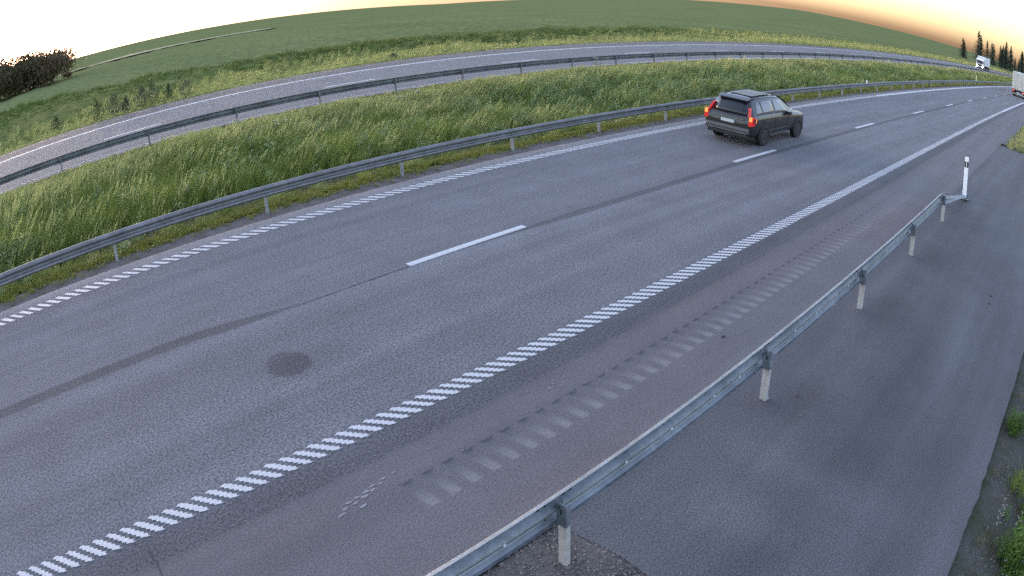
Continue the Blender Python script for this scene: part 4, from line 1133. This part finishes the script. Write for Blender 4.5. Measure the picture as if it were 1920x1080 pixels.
        def strip(pts, w, out):
            for (xa, ya, za), (xb, yb2, zb2) in zip(pts[:-1], pts[1:]):
                tl.add([(xa - out, sd * (ya - w), za), (xa - out, sd * (ya + w), za), (xb - out, sd * (yb2 + w), zb2), (xb - out, sd * (yb2 - w), zb2),
                        (xa + .05, sd * (ya - w), za), (xa + .05, sd * (ya + w), za), (xb + .05, sd * (yb2 + w), zb2), (xb + .05, sd * (yb2 - w), zb2)],
                       [(0, 1, 2, 3), (4, 7, 6, 5), (0, 4, 5, 1), (2, 6, 7, 3), (1, 5, 6, 2), (0, 3, 7, 4)])
        strip([(-.81, .70, 1.42), (-.90, .755, 1.27), (-1.0, .80, 1.12)], .038, .03)
        lamp = tl.build('tail_lamp', m_tail, root, bevel=.008)
        lo = MB(); lo.prism([(-1.055, .80), (-.86, .82), (-.70, .96), (-.74, 1.07), (-.88, 1.12), (-1.03, 1.14)], sd * .80, sd * .962)
        lo.build('lamp_housing', m_tail, lamp, bevel=.012)
        MB().prism([(-.93, .89), (-.80, .91), (-.765, .985), (-.80, 1.05), (-.93, 1.06)], sd * .955, sd * .972).build('lamp_lens', m_trim, lamp)
        hot = MB(); hot.prism([(-1.06, .98), (-1.03, .98), (-1.02, 1.13), (-1.05, 1.13)], sd * .83, sd * .94); hot.build('lamp_core', m_tailhot, lamp); hot = MB(); hot.prism([(-.79, .91), (-.745, .96), (-.765, 1.04), (-.80, 1.06), (-.775, 1.0), (-.79, .94)], sd * .965, sd * .976)
        hot.build('lamp_core', m_tailhot, lamp)
        MB().box(3.70, 3.80, sd * .62 - .16, sd * .62 + .16, .72, .82).build('headlamp', m_lens, root, bevel=.02)
    # tailgate
    V = []; F = []
    for a in range(7):
        yy = -1 + a / 3
        for (x, z, w) in ((-1.008, 1.13, .70), (-.93, 1.27, .67), (-.85, 1.44, .625), (-.765, 1.61, .575)):
            V.append((x - .018 + .05 * yy * yy, yy * w, z))
    for a in range(6):
        for b in range(3): F.append((a * 4 + b, a * 4 + b + 1, a * 4 + 5 + b, a * 4 + 4 + b))
    o = MB().add(V, F).build('rear_window', m_glass, root, True); sl = o.modifiers.new('s', 'SOLIDIFY'); sl.thickness = .006
    MB().prism([(-.80, 1.665), (-.55, 1.74), (-.50, 1.715), (-.74, 1.63), (-.82, 1.64)], -.60, .60).build('spoiler', m_carpaint, root, bevel=.01)
    MB().box(-1.085, -1.04, -.62, .62, .985, 1.012).build('tailgate_trim', m_chrome, root)
    MB().box(-1.088, -1.05, -.26, .26, .80, .915).build('number_plate', m_plate, root, bevel=.004)
    MB().prism([(-1.10, .48), (-1.11, .60), (-1.08, .70), (-.98, .70), (-.90, .48)], -.86, .86).build('rear_bumper', m_bump, root, bevel=.03)
    MB().box(-1.07, -.9, -.80, .80, .33, .47).build('lower_bumper', m_trim, root, bevel=.03)
    MB().box(-1.115, -1.08, -.74, .74, .50, .525).build('bumper_strip', m_chrome, root)
    V = []; F = []
    for a in range(7):
        yy = -1 + a / 3
        for (x, z, w) in ((1.80, 1.685, .57), (2.15, 1.505, .63), (2.45, 1.31, .68), (2.70, 1.155, .72)):
            V.append((x + .03 - .06 * yy * yy, yy * w, z + .012))
    for a in range(6):
        for b in range(3): F.append((a * 4 + b, a * 4 + b + 1, a * 4 + 5 + b, a * 4 + 4 + b))
    o = MB().add(V, F).build('windscreen', m_glass, root, True); sl = o.modifiers.new('s', 'SOLIDIFY'); sl.thickness = .006
    # sunroof panel
    MB().prism([(-.25, 1.757), (.55, 1.778), (1.25, 1.766), (1.25, 1.776), (.55, 1.788), (-.25, 1.767)], -.46, .46).build('sunroof', m_sunroof, root)
    return root
suv(15.2, 1.52)

# ------------------------------------------------------------------ trucks
m_trailer = plain('cream_trailer', (0.52, 0.52, 0.46), .5, var=.08, scale=1.5)
m_trailrib = plain('trailer_rib', (0.36, 0.36, 0.33), .5)
m_chassis = plain('chassis', (0.02, 0.02, 0.022), .7)
m_truckw = plain('white_truck_paint', (0.72, 0.74, 0.76), .35, var=.04, coat=.5)
m_boxside = plain('grey_white_box', (0.56, 0.60, 0.62), .5, var=.06)
def bigwheel(root, x, y, sd): return wheel(root, x, y, .5, .32, sd, m_rim, 8)
def trailer(s, d):
    r = empty('semi_trailer_truck', frame(s, d, 0.006, plumb=False)); tag(r, 'cream box trailer with lit red tail lamps driving away', 'truck')
    W = 1.25
    MB().box(0, 13.4, -W, W, 1.15, 4.0).build('cargo_box', m_trailer, r, bevel=.02)
    for sd in (-1, 1):
        dr = MB().box(-.03, -.002, .015 if sd > 0 else -W + .06, W - .06 if sd > 0 else -.015, 1.22, 3.92).build('rear_door', m_trailer, r, bevel=.006)
        for yy in (.28, .62, .95):
            MB().cyl((-.05, sd * yy, 1.2), (-.05, sd * yy, 3.95), .022, n=8).build('lock_rod', m_trailrib, dr)
        for zz in (1.6, 2.4, 3.3): MB().box(-.055, -.03, sd * W - .1 if sd > 0 else -W + .02, sd * W - .02 if sd > 0 else -W + .1, zz - .04, zz + .04).build('hinge', m_trailrib, dr)
        MB().box(-.035, .02, sd * (W - .03) - .03, sd * (W - .03) + .03, 1.15, 3.98).build('corner_post', m_truckw, r)
        l = MB().box(-.10, -.04, sd * .98 - .22, sd * .98 + .22, .86, 1.06).build('tail_lamp', m_tail, r, bevel=.01)
        MB().box(-.112, -.098, sd * .98 - .1, sd * .98 + .12, .90, 1.02).build('lamp_core', m_tailhot, l)
        for xw in (2.2, 3.5, 4.8): bigwheel(r, xw, sd * 1.05, sd)
        bigwheel(r, 14.2, sd * 1.05, sd)
        MB().box(1.5, 1.53, sd * 1.05 - .3, sd * 1.05 + .3, .25, .95).build('mud_flap', m_chassis, r)
        MB().box(5.5, 12.0, sd * 1.22 - .02, sd * 1.22 + .02, .5, .95).build('side_guard', m_trailrib, r)
    MB().box(.05, 13.2, -.5, .5, .85, 1.15).build('chassis', m_chassis, r)
    MB().box(-.04, .08, -W, W, 1.04, 1.16).build('rear_sill', m_chassis, r)
    MB().box(-.02, .10, -1.15, 1.15, .42, .56).build('underrun_bar', m_trailrib, r, bevel=.02)
    MB().box(13.6, 15.6, -1.22, 1.22, .7, 3.5).build('cab', m_truckw, r, bevel=.08)
    MB().box(-.04, .02, -.3, .3, .62, .76).build('number_plate', m_plate, r)
trailer(104.4, -1.75)
def oncoming(s, d):
    r = empty('box_truck', frame(s, d, 0.006, plumb=False, flip=True)); tag(r, 'oncoming white truck with bright headlamps on the opposite carriageway', 'truck')
    W = 1.24
    MB().prism([(0.0, .5), (0.06, 1.5), (-.18, 2.9), (-.5, 3.2), (-1.9, 3.3), (-1.9, .6)], -W, W).build('cab', m_truckw, r, bevel=.06)
    V = [(.075, -1.08, 1.62), (.075, 1.08, 1.62), (-.14, 1.02, 2.62), (-.14, -1.02, 2.62)]
    MB().prism([(.07, 1.60), (.09, 1.60), (-.125, 2.62), (-.145, 2.62)], -1.08, 1.08).build('windscreen', m_glass, r)
    MB().box(0.0, .09, -.85, .85, .85, 1.42).build('grille', m_chassis, r, bevel=.02)
    MB().box(-.1, .10, -W, W, .38, .62).build('bumper', m_chassis, r, bevel=.03)
    for sd in (-1, 1):
        MB().box(.04, .11, sd * .98 - .16, sd * .98 + .16, .66, .86).build('headlamp', m_head, r, bevel=.02)
        MB().box(-1.25, -.5, sd * 1.243 - .005, sd * 1.243 + .005, 1.75, 2.5).build('side_window', m_glass, r)
        MB().box(-.15, .02, sd * 1.42 - .10, sd * 1.42 + .10, 1.85, 2.5).build('mirror', m_chassis, r, bevel=.02)
        for xw in (-1.0, -6.5, -10.5, -11.8): bigwheel(r, xw, sd * 1.03, sd)
    MB().box(-13.0, -2.3, -1.27, 1.27, 1.15, 4.0).build('cargo_box', m_boxside, r, bevel=.02)
    for k in range(8): MB().box(-13.0 + .9 + k * 1.3, -13.0 + .94 + k * 1.3, 1.272, 1.285, 1.2, 3.95).build('box_rib', m_trailrib, r)
    MB().box(-12.8, -.5, -.5, .5, .6, 1.15).build('chassis', m_chassis, r)
    MB().box(-9.8, -7.2, -1.2, 1.2, .45, 1.0).build('side_guard', m_chassis, r)
oncoming(204, 24.0)
#@@ENDCARS
